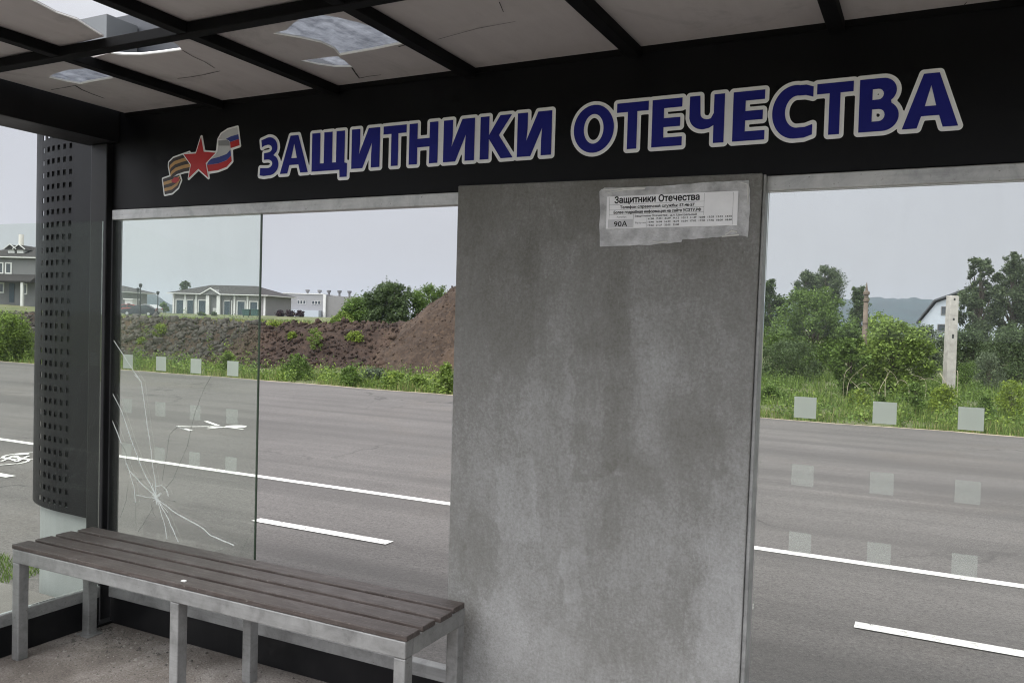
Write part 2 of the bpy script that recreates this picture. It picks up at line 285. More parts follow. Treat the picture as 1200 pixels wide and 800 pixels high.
def glass_mat(name, tint, refl=1.22, dirt=0.04):
    m, nt, b = mat(name); nt.nodes.remove(b); out = nt.nodes['Material Output']
    t = N(nt, 'ShaderNodeBsdfTransparent'); t.inputs[0].default_value = (*tint, 1)
    g = N(nt, 'ShaderNodeBsdfGlossy'); g.inputs['Roughness'].default_value = 0.02; g.inputs[0].default_value = (0.9, 0.95, 0.92, 1)
    fr = N(nt, 'ShaderNodeFresnel'); fr.inputs[0].default_value = refl
    a = N(nt, 'ShaderNodeMixShader'); nt.links.new(fr.outputs[0], a.inputs[0]); nt.links.new(t.outputs[0], a.inputs[1]); nt.links.new(g.outputs[0], a.inputs[2])
    d = N(nt, 'ShaderNodeBsdfDiffuse'); d.inputs[0].default_value = (0.45, 0.46, 0.43, 1)
    st = nz(nt, coords(nt, (6, 6, 0.8)), 1.5, 7, 0.7); sp = nz(nt, coords(nt), 18, 6, 0.7)
    f = math_(nt, 'MULTIPLY', ramp(nt, math_(nt, 'MULTIPLY', st, math_(nt, 'ADD', sp, 0.5)), [(0.3, 0.15), (0.75, 1.0)]), dirt)
    b2 = N(nt, 'ShaderNodeMixShader'); nt.links.new(f, b2.inputs[0]); nt.links.new(a.outputs[0], b2.inputs[1]); nt.links.new(d.outputs[0], b2.inputs[2])
    nt.links.new(b2.outputs[0], out.inputs[0]); return m
MT['glass'] = glass_mat('greenish_shelter_glass', (0.945, 0.968, 0.94), 1.2, 0.028)
MT['glassclear'] = glass_mat('clear_shelter_glass', (0.975, 0.982, 0.972), 1.2, 0.024)
def frost_mat(name, op):
    m, nt, b = mat(name); out = nt.nodes['Material Output']
    b.inputs['Base Color'].default_value = (0.72, 0.76, 0.70, 1); b.inputs['Roughness'].default_value = 0.6
    tl = N(nt, 'ShaderNodeBsdfTranslucent'); tl.inputs[0].default_value = (0.86, 0.89, 0.84, 1)
    a = N(nt, 'ShaderNodeMixShader'); a.inputs[0].default_value = 0.75; nt.links.new(b.outputs[0], a.inputs[1]); nt.links.new(tl.outputs[0], a.inputs[2])
    t = N(nt, 'ShaderNodeBsdfTransparent'); mx = N(nt, 'ShaderNodeMixShader'); mx.inputs[0].default_value = op
    nt.links.new(t.outputs[0], mx.inputs[1]); nt.links.new(a.outputs[0], mx.inputs[2]); nt.links.new(mx.outputs[0], out.inputs[0]); return m
MT['frost'] = frost_mat('frosted_sticker', 0.86)
MT['frostfaint'] = frost_mat('faint_frosted_sticker', 0.24)  # same frosting at a lower opacity for the two lower rows
def sheet_mat(name, lo, hi, trans, tcol, sc_=3.5):
    m, nt, b = mat(name); co = coords(nt); out = nt.nodes['Material Output']
    a = nz(nt, co, sc_, 8, 0.65, 0.4); s = nz(nt, coords(nt, (8, 1.5, 1), rot=(0, 0, 0.9)), 3, 6, 0.7)
    f = math_(nt, 'ADD', math_(nt, 'MULTIPLY', a, 0.6), math_(nt, 'MULTIPLY', s, 0.4))
    c = ramp(nt, f, [(0.3, lo), (0.7, hi)]); stn = nz(nt, co, 1.7, 9, 0.7, 1.2); c = mix(nt, ramp(nt, stn, [(0.52, 0.0), (0.6, 0.28), (0.63, 0.08), (0.8, 0.3)]), c, tuple(x*0.5 for x in lo)); nt.links.new(c, b.inputs['Base Color']); b.inputs['Roughness'].default_value = 0.6
    tl = N(nt, 'ShaderNodeBsdfTranslucent'); tc = mix(nt, 1.0, c, tcol, 'MULTIPLY'); nt.links.new(tc, tl.inputs[0])
    mx = N(nt, 'ShaderNodeMixShader'); mx.inputs[0].default_value = trans
    nt.links.new(b.outputs[0], mx.inputs[1]); nt.links.new(tl.outputs[0], mx.inputs[2]); nt.links.new(mx.outputs[0], out.inputs[0]); return m
MT['sheet'] = sheet_mat('dirty_white_roof_sheet', (0.56, 0.52, 0.51), (0.70, 0.66, 0.65), 0.28, (0.25, 0.22, 0.22))
MT['sheetedge'] = simple('skylit_torn_edge', (0.85, 0.85, 0.83), 0.6)  # whiter than the sheet: sky light on the cut edge put into the colour
MT['upper'] = sheet_mat('stained_clear_roof_sheet', (0.26, 0.27, 0.29), (0.85, 0.86, 0.88), 0.85, (0.62, 0.63, 0.65), 24)

# ------------------------------------------------------------------ mesh builder
class MB:
    def __init__(s): s.v = []; s.f = []; s.m = []
    def add(s, vs, fs, mi=0):
        o = len(s.v); s.v.extend([tuple(map(float, p)) for p in vs]); s.f.extend([tuple(i+o for i in f) for f in fs]); s.m.extend([mi]*len(fs)); return s
    def box(s, a, b, mi=0):
        (x0, y0, z0), (x1, y1, z1) = a, b
        x0, x1 = min(x0, x1), max(x0, x1); y0, y1 = min(y0, y1), max(y0, y1); z0, z1 = min(z0, z1), max(z0, z1)
        return s.add([(x0,y0,z0),(x1,y0,z0),(x1,y1,z0),(x0,y1,z0),(x0,y0,z1),(x1,y0,z1),(x1,y1,z1),(x0,y1,z1)],
                     [(0,3,2,1),(4,5,6,7),(0,1,5,4),(1,2,6,5),(2,3,7,6),(3,0,4,7)], mi)
    def prism(s, poly, axis, a, b, mi=0):   # poly: 2D points; axis: extruded axis
        def p3(p, t): return {'x': (t, p[0], p[1]), 'y': (p[0], t, p[1]), 'z': (p[0], p[1], t)}[axis]
        n = len(poly); vs = [p3(p, a) for p in poly]+[p3(p, b) for p in poly]
        tris = tessellate_polygon([[Vector((p[0], p[1], 0)) for p in poly]])
        fs = [tuple(t) for t in tris]+[tuple(i+n for i in reversed(t)) for t in tris]
        fs += [(i, (i+1) % n, (i+1) % n+n, i+n) for i in range(n)]
        return s.add(vs, fs, mi)
    def tube(s, pts, r, n=8, mi=0, cap=True):
        pts = [Vector(p) for p in pts]; rs = r if hasattr(r, '__len__') else [r]*len(pts)
        vs = []; up = Vector((0.31, 0.17, 0.93))
        for i, p in enumerate(pts):
            d = (pts[min(i+1, len(pts)-1)]-pts[max(i-1, 0)]).normalized()
            a = d.cross(up); a = a.normalized() if a.length > 1e-4 else d.orthogonal().normalized(); b = d.cross(a)
            for k in range(n):
                t = 2*math.pi*k/n; vs.append(p+(a*math.cos(t)+b*math.sin(t))*rs[i])
        fs = [(i*n+k, i*n+(k+1) % n, (i+1)*n+(k+1) % n, (i+1)*n+k) for i in range(len(pts)-1) for k in range(n)]
        if cap: fs += [tuple(range(n-1, -1, -1)), tuple(range((len(pts)-1)*n, len(pts)*n))]
        return s.add(vs, fs, mi)
    def build(s, name, mats, parent=None, bevel=0.0, smooth=False, seg=2):
        me = bpy.data.meshes.new(name); me.from_pydata(s.v, [], s.f)
        mats = mats if isinstance(mats, (list, tuple)) else [mats]
        for m in mats: me.materials.append(MT[m] if isinstance(m, str) else m)
        if len(mats) > 1: me.polygons.foreach_set('material_index', s.m)
        if bevel:
            bm = bmesh.new(); bm.from_mesh(me); bmesh.ops.recalc_face_normals(bm, faces=bm.faces)
            ed = [e for e in bm.edges if len(e.link_faces) == 2 and e.calc_face_angle(0) > 0.6]
            bmesh.ops.bevel(bm, geom=ed, offset=bevel, segments=seg, affect='EDGES', profile=0.5, clamp_overlap=True)
            bm.to_mesh(me); bm.free()
        else:
            bm = bmesh.new(); bm.from_mesh(me); bmesh.ops.recalc_face_normals(bm, faces=bm.faces); bm.to_mesh(me); bm.free()
        if smooth: me.polygons.foreach_set('use_smooth', [True]*len(me.polygons))
        me.update(); o = bpy.data.objects.new(name, me); COL.objects.link(o)
        if parent is not None: o.parent = parent
        return o
def tag(o, label=None, cat=None, group=None, kind=None):
    if label: o['label'] = label
    if cat: o['category'] = cat
    if group: o['group'] = group
    if kind: o['kind'] = kind
    return o
def thing(name, label, cat, loc=(0, 0, 0), rz=0.0, group=None):
    o = bpy.data.objects.new(name, None); COL.objects.link(o); o.location = loc; o.rotation_euler = (0, 0, rz)
    o.empty_display_size = 0.2
    return tag(o, label, cat, group)
def copy_tree(o, parent=None):
    c = o.copy(); COL.objects.link(c); c.parent = parent
    for ch in o.children: copy_tree(ch, c)
    return c
def np_mesh(name, V, F, m, parent=None):   # V (n,3), F (k,4) numpy
    me = bpy.data.meshes.new(name); nv, nf = len(V), len(F); k = F.shape[1]
    me.vertices.add(nv); me.vertices.foreach_set('co', V.astype(np.float32).ravel())
    me.loops.add(nf*k); me.loops.foreach_set('vertex_index', F.astype(np.int32).ravel())
    me.polygons.add(nf); me.polygons.foreach_set('loop_start', np.arange(0, nf*k, k, dtype=np.int32)); me.polygons.foreach_set('loop_total', np.full(nf, k, dtype=np.int32))
    me.materials.append(MT[m] if isinstance(m, str) else m); me.update(calc_edges=True); me.validate()
    o = bpy.data.objects.new(name, me); COL.objects.link(o)
    if parent is not None: o.parent = parent
    return o

# ------------------------------------------------------------------ terrain
def sstep(a, b, x):
    t = np.clip((np.asarray(x, float)-a)/(b-a), 0, 1); return t*t*(3-2*t)
def bank_y(X): return np.interp(X, [-60, -17, -13.5, -10, -4], [16.4, 16.3, 18.0, 19.6, 21.5])
def terrain(X, Y):
    X = np.asarray(X, float); Y = np.asarray(Y, float); Yb = bank_y(X)
    side = sstep(-3.5, -9.0, X)
    top = 1.14+0.12*sstep(-18, -12, X)+0.5*sstep(76, 92, Y)+1.0*sstep(-95, -101, X)*sstep(48, 60, Y)*(1-sstep(68, 76, Y))
    z = -0.16+(top+0.16)*sstep(Yb, Yb+2.6, Y)*side
    z = z+0.05*np.sin(X*0.7+1)*np.sin(Y*0.55)*sstep(13.6, 16, Y)
    z = z+0.9*sstep(30, 80, Y)*(1-side)*0.4
    return np.where(Y < 13.2, -0.16, z)
def grid_obj(name, xs, ys, zf, m):
    X, Y = np.meshgrid(xs, ys); Z = zf(X, Y); V = np.stack([X, Y, Z], -1).reshape(-1, 3)
    nx, ny = len(xs), len(ys); i = (np.arange(ny-1)[:, None]*nx+np.arange(nx-1)[None]).ravel()
    F = np.stack([i, i+1, i+1+nx, i+nx], 1); o = np_mesh(name, V, F, m)
    o.data.polygons.foreach_set('use_smooth', [True]*len(o.data.polygons)); return o
xs = np.unique(np.concatenate([np.linspace(-2600, -200, 13), np.linspace(-200, -45, 24), np.linspace(-45, 15, 110), np.linspace(15, 120, 16), np.linspace(120, 2600, 12)]))
ys = np.unique(np.concatenate([np.linspace(-400, -10, 10), np.linspace(-10, 12, 8), np.linspace(12, 42, 76), np.linspace(42, 130, 30), np.linspace(130, 2600, 14)]))
tag(grid_obj('ground', xs, ys, terrain, 'ground'), kind='structure')

# road: cycle lane, walkway and carriageway asphalt in one sheet
def road_edge(X): return 12.72+0.12*math.sin(X*0.35)+0.05*math.sin(X*1.9+1)
b = MB(); top = [(X, road_edge(X)) for X in np.arange(-90, 60.1, 0.5)]
vs = []; fs = []
for (X, Y) in top: vs += [(X, 0.10, -0.12), (X, Y, -0.12), (X, Y+0.05, -0.18)]
for i in range(len(top)-1): fs += [(3*i, 3*i+3, 3*i+4, 3*i+1), (3*i+1, 3*i+4, 3*i+5, 3*i+2)]
b.add(vs, fs); tag(b.build('road', 'asphalt'), kind='structure')
b = MB(); vs = []; fs = []
Xs_ = np.arange(-40, 15, 0.18)
for X in Xs_:
    e_ = road_edge(X); w_ = 0.10+0.16*(0.5+0.5*noise.noise(Vector((X*0.9, 3.3, 0))))+0.05*noise.noise(Vector((X*4, 1.3, 0))); vs += [(X, e_-0.05-0.12*max(0, noise.noise(Vector((X*1.3, 9.1, 0)))), -0.1165), (X, e_+0.03, -0.114), (X, e_+0.05+w_, -0.135)]
for i in range(len(Xs_)-1): fs += [(3*i, 3*i+3, 3*i+4, 3*i+1), (3*i+1, 3*i+4, 3*i+5, 3*i+2)]
b.add(vs, fs); MT['sand'] = simple('sandy_road_edge', (0.30, 0.255, 0.19), 1.0, 0, 0.35, 4, 0.5); tag(b.build('roadside', 'sand'), kind='structure')
def marking(quads, name='road_marking'):
    b = MB()
    for i, q in enumerate(quads): b.add([(x, y, -0.116+0.00025*(i % 24)) for x, y in q], [tuple(range(len(q)))])
    return tag(b.build(name, 'paint'), kind='structure')
def strip(x0, x1, y, w, tilt=0.0): return [(x0, y-w/2), (x1, y-w/2), (x1, y+w/2), (x0, y+w/2)]
marking([strip(-40, 30, 3.50, 0.10)], 'solid_line')
dq = []
for k in range(-8, 8):
    x0 = -1.24+4.36*k; dq.append(strip(x0, x0+1.27+(1.2 if k == 1 else 0), 2.18, 0.10))
marking(dq, 'dashed_line')
# pedestrian pictogram and bicycle pictogram painted flat on the asphalt
def gpoly(px): return [tuple(onZ(u, v, -0.116)[:2]) for u, v in px]
def gline(px, w):
    w *= 0.5
    pts = [onZ(u, v, -0.116)[:2] for u, v in px]; out = []
    for p, q in zip(pts[:-1], pts[1:]):
        d = q-p; n = np.array([-d[1], d[0]]); n = n/np.linalg.norm(n)*w/2; out.append([tuple(p-n), tuple(q-n), tuple(q+n), tuple(p+n)])
    return out
def gdisc(u, v, r):
    c = onZ(u, v, -0.116); return [[(c[0]+r*math.cos(t), c[1]+r*math.sin(t)) for t in np.linspace(0, 2*math.pi, 18)[:-1]]]
marking(gline([(207, 499.2), (224, 499.6), (245, 499.4)], 0.13)+gline([(245, 499.6), (262, 500.4), (272, 499.6)], 0.22)+gline([(241, 493.2), (256, 498.6)], 0.12)
        + gline([(216, 502.0), (224, 504.2)], 0.10)+gline([(243, 502.2), (258, 500.6)], 0.10)+gline([(268, 500.6), (285, 502.8)], 0.09)+gdisc(276.5, 499.7, 0.15), 'pedestrian_symbol')
def ring(u, v, r, w):
    c = onZ(u, v, -0.116); out = []
    for k in range(20):
        a, bb = 2*math.pi*k/20, 2*math.pi*(k+1)/20
        out.append([(c[0]+rr*math.cos(t), c[1]+rr*math.sin(t)) for rr, t in ((r-w/2, a), (r-w/2, bb), (r+w/2, bb), (r+w/2, a))])
    return out
marking(ring(2, 540.5, 0.24, 0.03)+ring(34, 534, 0.24, 0.03)+gline([(2, 540.5), (14, 535), (27, 537), (34, 534)], 0.06)+gline([(10, 537), (20, 541), (28, 536.5)], 0.06)
        + gline([(12, 534.5), (18, 534), (24, 538)], 0.07)+gdisc(26, 532.2, 0.07), 'bicycle_symbol')

# pavement slab carrying the shelter
b = MB(); b.box((-14, -9, -0.3), (14, 0.10, -0.004)); tag(b.build('pavement', 'pave', bevel=0.012), kind='structure')
b = MB(); n1 = 40
b.box((-0.12, -1.75, -0.003), (5.1, 0.06, 0.0)); tag(b.build('shelter_floor', 'floor'), kind='structure')
b = MB(); b.box((-14, 0.10, -0.25), (-1.02, 0.2, -0.06)); tag(b.build('kerb', 'kerb', bevel=0.012), kind='structure')

# ------------------------------------------------------------------ bus shelter
shel = thing('bus_shelter', 'black steel bus shelter with cement panel, cracked glass and torn roof sheets', 'bus shelter', (0, 0, 0))
RT = 2.386; BB = 2.349
XB = [0.676+0.625*k for k in range(7)]           # right faces of roof beams
# fascia board
b = MB(); b.box((-0.13, 0.0, 1.942), (5.05, 0.05, 2.42)); fascia = b.build('fascia', 'fascia', shel, bevel=0.004)
# ledge under the roof edge
b = MB(); b.box((0.05, -0.006, RT-0.02), (4.9, -0.001, RT+0.03)); b.build('roof_ledger', 'roofblack', shel)
# grey head rail of glazing, both bays
for (x0, x1) in ((-0.02, 1.885), (2.962, 4.9)):
    b = MB(); b.box((x0, -0.012, 1.8945), (x1, 0.03, 1.9405)); b.build('head_rail', 'alu', shel, bevel=0.003)
# roof beams
for i, xr in enumerate(XB):
    b = MB(); b.box((xr-0.045, -1.44, BB), (xr, -0.008, BB+0.035)); b.build('roof_beam', 'roofblack', shel, bevel=0.003)
for yb in (-0.70,):
    b = MB(); b.box((0.05, yb-0.045, BB-0.002), (4.9, yb, BB+0.033)); b.build('purlin', 'roofblack', shel, bevel=0.003)
b = MB(); b.box((-0.2, -1.50, 2.25), (5.1, -1.44, 2.44)); b.build('front_beam', 'roofblack', shel, bevel=0.004)
for (x0, x1) in ((-0.20, 0.012), (4.9, 5.1)):
    b = MB(); b.box((x0, -1.438, 2.252), (x1, -0.002, 2.44)); b.build('side_beam', ['black'], shel, bevel=0.004)
# roof sheets: polygons in roof plan, torn edges traced as broken outlines
def rz(u, v, z=RT): p = onZ(u, v, z); return (p[0], p[1])
def sheet(outer, holes=(), cracks=(), sag=None, lips=()):
    vs = []; loops = [outer]+[list(h) for h in holes]
    # refine the outlines so that torn edges are ragged
    tri = tessellate_polygon([[Vector((p[0], p[1], 0)) for p in lp] for lp in loops])
    flat = [p for lp in loops for p in lp]; n = len(flat)
    n_out = len(loops[0]); zs_ = [RT]*n_out+[RT]*(n-n_out)
    V = [(p[0], p[1], z_) for p, z_ in zip(flat, zs_)]+[(p[0], p[1], z_+0.006) for p, z_ in zip(flat, zs_)]
    F = [tuple(t) for t in tri]+[tuple(i+n for i in reversed(t)) for t in tri]; mi = [0]*len(F); o = 0
    for k, lp in enumerate(loops):
        m = len(lp)
        for i in range(m): F.append((o+i, o+(i+1) % m, o+(i+1) % m+n, o+i+n)); mi.append(1 if k else 0)
        o += m
    b = MB(); b.add(V, F); b.m = mi; ob = b.build('roof_sheet', ['sheet', 'sheetedge'], shel)
    if cracks:
        for ln, w in cracks:
            c = MB()
            pts = [np.array(rz(u, v)) for u, v in ln]
            for p, q in zip(pts[:-1], pts[1:]):
                d = q-p; nn = np.array([-d[1], d[0]]); nn = nn/np.linalg.norm(nn)*w/2
                c.add([(*(p-nn), RT-0.0012), (*(q-nn*0.7), RT-0.0012), (*(q+nn*0.7), RT-0.0012), (*(p+nn), RT-0.0012)], [(0, 1, 2, 3)])
            c.build('sheet_crack', 'hole', ob)
    if lips:
        c = MB()
        for ln, w in lips: c.tube([(*rz(u, v), RT+0.001) for u, v in ln], w, 6)
        c.build('torn_edge', 'sheetedge', ob)
    return ob
XL = [0.05]+[x for x in XB]; XR = [x-0.045 for x in XB]+[4.9]
def densify(poly, n=6, j=0.004):
    out = []
    for p, q in zip(poly, poly[1:]+poly[:1]):
        for k in range(n):
            t = k/n; out.append((p[0]+(q[0]-p[0])*t+(random.uniform(-j, j) if k else 0), p[1]+(q[1]-p[1])*t+(random.uniform(-j, j) if k else 0)))
    return out
A0, A1, B0, B1 = -0.7215, -0.007, -1.438, -0.7235
S = lambda L, k=5.0, ox=0, oy=0: [(x/k+ox, y/k+oy) for x, y in L]
for i in range(8):
    x0, x1 = XL[i]-(0.021 if i else 0), XR[i]+(0.021 if i < 7 else 0)
    R1 = [(x0, A0), (x1, A0), (x1, A1), (x0, A1)]; R2 = [(x0, B0), (x1, B0), (x1, B1), (x0, B1)]
    if i == 0:
        h = S([(288, 452), (335, 428), (400, 410), (530, 400), (664, 452), (560, 472), (470, 490), (380, 474)])
        hole = densify([rz(*p) for p in h], 3, 0.002)
        hole = [(min(p[0], x1-0.006), p[1]) for p in hole]
        sheet(R1, [hole], [(S([(300, 525), (380, 512), (440, 500)]), 0.006), (S([(440, 500), (480, 525), (540, 550), (612, 576)]), 0.009)], lips=[(S([(288, 452), (380, 474), (470, 490), (560, 472), (664, 455)]), 0.004)])
        sheet(R2)
    elif i == 1:
        edge = [rz(*p) for p in S([(575, 327), (650, 310), (720, 318), (830, 318), (950, 305), (1062, 289), (1040, 262), (1018, 236)])]
        poly = [(x0, A1), (x0, edge[0][1]+0.01)]+[(max(p[0], x0+0.002), max(p[1], A0)) for p in edge[1:-1]]+[(edge[-1][0], A0), (x1, A0), (x1, A1)]
        sheet(poly, [], [(S([(1070, 295), (1130, 330), (1200, 362), (1260, 400)]), 0.004), (S([(1040, 460), (1120, 450), (1200, 436), (1290, 415)]), 0.005)], lips=[(S([(652, 312), (720, 319), (830, 319), (950, 306), (1062, 290)]), 0.0045)])
        # the half of the next sheet that is left, sagging towards the viewer
        ed = [rz(*p) for p in S([(608, 216), (550, 180), (450, 115), (330, 75), (185, 0), (60, -60)])]
        poly = [(x0, B1)]+[(max(p[0], x0+0.003), min(p[1], B1)) for p in ed]+[(x0+0.05, B0), (x0, B0)]
        sheet(densify(poly, 3, 0.002), lips=[(S([(590, 205), (550, 180), (450, 115), (330, 75), (185, 0)]), 0.003)])
    elif i == 2:
        k = 3.3333
        h1 = S([(402, 130), (452, 118), (478, 92), (505, 74), (570, 55), (650, 68), (740, 90), (800, 110), (860, 130), (918, 165), (800, 190), (660, 214), (640, 190), (590, 166), (500, 146)], k, 200)
        h2 = S([(508, 238), (580, 228), (652, 220), (680, 238), (708, 262), (640, 262), (570, 252)], k, 200)
        sheet(R1, [densify([rz(*p) for p in h1], 2, 0.0015), densify([rz(*p) for p in h2], 2, 0.0015)],
              [(S([(708, 264), (722, 285), (738, 306)], k, 200), 0.007), (S([(738, 305), (770, 298), (822, 292)], k, 200), 0.006), (S([(890, 182), (930, 172)], k, 200), 0.006)],
              lips=[(S([(660, 214), (800, 190), (918, 165)], k, 200), 0.0045), (S([(402, 130), (500, 146), (590, 166), (640, 190), (660, 214)], k, 200), 0.0035)])
        sheet(R2)
    elif i == 3:
        sheet(R1, [], [([(513, 46), (560, 33), (604, 25)], 0.0025)]); sheet(R2, [], [([(585, 2), (590, 14)], 0.003)])
    else:
        sheet(R1, [], [([(1068, 14), (1128, 8), (1133, 2)], 0.003)] if i == 5 else ()); sheet(R2)
# upper clear sheets above the ceiling
for (x0, x1, y0, y1) in ((0.02, 0.63, -1.43, -0.04), (1.31, 4.9, -1.43, 0.0)):
    b = MB(); b.box((x0, y0, 2.452), (x1, y1, 2.458)); b.build('upper_roof_sheet', 'upper', shel)
# raised roof sign box at the back left
PBY, PBZ = 0.24, onY(150, 17.5, 0.24)[2]
b = MB(); b.box((-0.60, PBY, 2.425), (4.9, PBY+0.03, PBZ)); b.build('roof_parapet', 'slate', shel, bevel=0.003)
b = MB(); b.box((-1.0, 0.06, 2.445), (onY(125, 16, 0.06)[0], 0.232, onY(125, 16, 0.06)[2])); b.build('roof_box', 'greybox', shel, bevel=0.003)
# corner post and base plate
for (x0, x1, nm) in ((-0.150, -0.036, ''), (4.93, 5.04, '')):
    b = MB(); b.box((x0, -0.03, 0.0), (x1, 0.06, 2.25)); p = b.build('post', 'black', shel, bevel=0.005)
    b = MB(); b.box((x0-0.035, -0.10, 0.0), (x1+0.055, 0.09, 0.012))
    for bx, by in ((x0-0.02, -0.08), (x1+0.04, -0.08)): b.tube([(bx, by, 0.012), (bx, by, 0.03)], 0.009, 6)
    b.build('base_plate', 'black', p, bevel=0.002)
# glazing beads beside the post and beside the panel
b = MB(); b.box((-0.0195, -0.014, 0.175), (-0.008, 0.012, 1.893)); b.build('glazing_bead', 'black', shel, bevel=0.002)
# base rails
for (x0, x1) in ((0.0, 1.885), (2.962, 4.92)):
    b = MB(); b.box((x0, -0.016, 0.125), (x1, 0.03, 0.175)); b.build('base_rail', 'rail', shel, bevel=0.003)
    b = MB(); b.box((x0, -0.008, 0.0), (x1, 0.025, 0.124)); b.build('skirting', 'black', shel, bevel=0.003)
for x in (-0.045, 4.935):
    b = MB(); b.box((x, -1.25, 0.13), (x+0.035, -0.051, 0.182)); b.build('side_rail', 'rail', shel, bevel=0.003)
    b = MB(); b.box((x+0.004, -1.25, 0.0), (x+0.03, -0.051, 0.129)); b.build('side_skirting', 'black', shel, bevel=0.003)
    b = MB(); b.prism([(-1.245, 0.183), (-0.052, 0.183), (-0.052, 1.885), (-1.245, 1.70)], 'x', x+0.012, x+0.02); g = b.build('side_pane', 'glass', shel)
# panes (the middle pane of the left bay is missing)
def pane(x0, x1, m):
    b = MB(); b.box((x0, 0.0, 0.1755), (x1, 0.008, 1.894)); return b.build('glass_pane', m, shel)
p1 = pane(-0.007, 0.893, 'glass'); p1['label'] = 'cracked greenish glass pane'
b = MB(); b.box((0.8932, -0.0005, 0.176), (0.8975, 0.0085, 1.893)); b.build('glass_edge', 'edge', p1)
p2 = pane(2.972, 3.94, 'glassclear'); p3 = pane(3.95, 4.925, 'glassclear')
def squares(par, xs, rows):
    for z, m in rows:
        for x in xs:
            b = MB(); b.box((x, -0.0016, z), (x+0.064, -0.0004, z+0.064)); b.build('frosted_square', m, par, bevel=0)
rows = ((1.206, 'frost'), (1.0, 'frostfaint'), (0.793, 'frostfaint'))
squares(p1, [0.059+0.2205*k for k in range(4)], rows); squares(p2, [3.073+0.2215*k for k in range(3)], rows)
# cracks in the left pane
def cpx(L): return [(x/3.6375, y/3.6375+440) for x, y in L]
wc = [([(575, -5), (603, 25), (640, 275)], .0034), ([(640, 275), (650, 360), (664, 455), (668, 515)], .0024), ([(475, 60), (520, 150), (560, 270), (610, 400), (668, 515)], .0030),
      ([(478, 185), (520, 290)], .0030), ([(535, 355), (550, 400), (572, 470), (580, 540)], .0026), ([(538, 372), (555, 405), (600, 455), (668, 515)], .003), ([(584, 507), (630, 517), (668, 521)], .002),
      ([(670, 525), (700, 620), (714, 695)], .0028), ([(672, 525), (720, 610), (762, 708)], .0034), ([(674, 528), (760, 590), (860, 645), (900, 680), (1000, 722)], .0036),
      ([(668, 515), (655, 480), (650, 455)], .002), ([(675, 530), (718, 582)], .002), ([(668, 470), (690, 465), (712, 485), (718, 510)], .0018), ([(700, 472), (716, 492), (720, 515)], .0018),
      ([(755, 215), (810, 235)], .0018), ([(668, 520), (690, 500)], .003), ([(668, 520), (650, 505)], .003), ([(668, 520), (672, 550)], .003), ([(134*3.6375, -150), (545, -60), (600, 20)], .003)]
dcr = [([(905, -5), (870, 60), (835, 150), (800, 300), (740, 440), (700, 490)], .0022), ([(760, 215), (725, 250), (710, 350), (692, 450)], .0022), ([(548, 460), (540, 530), (513, 605)], .0022),
       ([(580, 540), (582, 640)], .002), ([(655, 560), (620, 620), (590, 665)], .002), ([(520, 290), (540, 330), (545, 400)], .002), ([(645, 545), (652, 580), (668, 605)], .0018), ([(720, 530), (752, 537)], .0018), ([(1060, 690), (1035, 740), (1025, 765)], .002)]
for nm, L, m, yy in (('crack', wc, 'crackw', -0.0022), ('fine_crack', dcr, 'crackd', -0.0019)):
    b = MB()
    for ln, w in L:
        P3 = []
        ln2 = []
        for p, q in zip(ln[:-1], ln[1:]):
            for k in range(4): ln2.append((p[0]+(q[0]-p[0])*k/4+(random.uniform(-1.3, 1.3) if k else 0), p[1]+(q[1]-p[1])*k/4+(random.uniform(-1.3, 1.3) if k else 0)))
        ln2.append(ln[-1])
        for u, v in cpx(ln2):
            p = onY(u, v, 0.0); P3.append((p[0], yy, p[2]))
        n0 = len(b.v); ws = [w*(0.85 if nm == 'crack' else 0.42)*random.uniform(0.7, 1.2) for _ in P3]
        for i, p in enumerate(P3):
            a, c = P3[max(i-1, 0)], P3[min(i+1, len(P3)-1)]; dx, dz = c[0]-a[0], c[2]-a[2]; L = math.hypot(dx, dz)+1e-9
            b.v += [(p[0]-dz/L*ws[i], yy, p[2]+dx/L*ws[i]), (p[0]+dz/L*ws[i], yy, p[2]-dx/L*ws[i])]
        for i in range(len(P3)-1): b.f.append((n0+2*i, n0+2*i+1, n0+2*i+3, n0+2*i+2)); b.m.append(0)
        yy -= 0.00004
    if nm == 'crack':
        c0 = onY(*cpx([(668, 519)])[0], 0.0)
        for k in range(46):
            a = random.uniform(0, 6.28); r0_ = random.gammavariate(1.3, 0.007); r_ = random.uniform(0.0015, 0.0055)*math.exp(-r0_*22); n0 = len(b.v); yy -= 0.00003
            for t in range(3):
                aa = a+t*2.1+random.uniform(-.5, .5); b.v.append((c0[0]+r0_*math.cos(a)+r_*math.cos(aa), yy, c0[2]+r0_*math.sin(a)+r_*math.sin(aa)))
            b.f.append((n0, n0+1, n0+2)); b.m.append(0)
        for k in range(26):           # short splinters round the hole
            a = random.uniform(0, 6.28); r0_ = random.uniform(0.006, 0.02); r1_ = r0_+random.uniform(0.006, 0.03); n0 = len(b.v); yy -= 0.00003; w_ = 0.0009; ca, sa = math.cos(a), math.sin(a)
            b.v += [(c0[0]+r0_*ca-w_*sa, yy, c0[2]+r0_*sa+w_*ca), (c0[0]+r0_*ca+w_*sa, yy, c0[2]+r0_*sa-w_*ca), (c0[0]+r1_*ca, yy, c0[2]+r1_*sa)]; b.f.append((n0, n0+1, n0+2)); b.m.append(0)
    b.build(nm, m, p1)
# cement-rendered panel and its edge profile
b = MB(); b.prism([(1.890, 0.02), (2.945, 0.02), (2.962, 1.943), (1.888, 1.956)], 'y', -0.052, 0.055)
panel = b.build('concrete_panel', 'concrete', shel, bevel=0.004); panel['label'] = 'patchy grey cement-rendered wall panel'
b = MB(); b.prism([(2.9462, 0.02), (2.961, 0.02), (2.9715, 1.940), (2.9632, 1.940)], 'y', -0.042, 0.03); b.build('panel_edge', 'rail', shel, bevel=0.003)
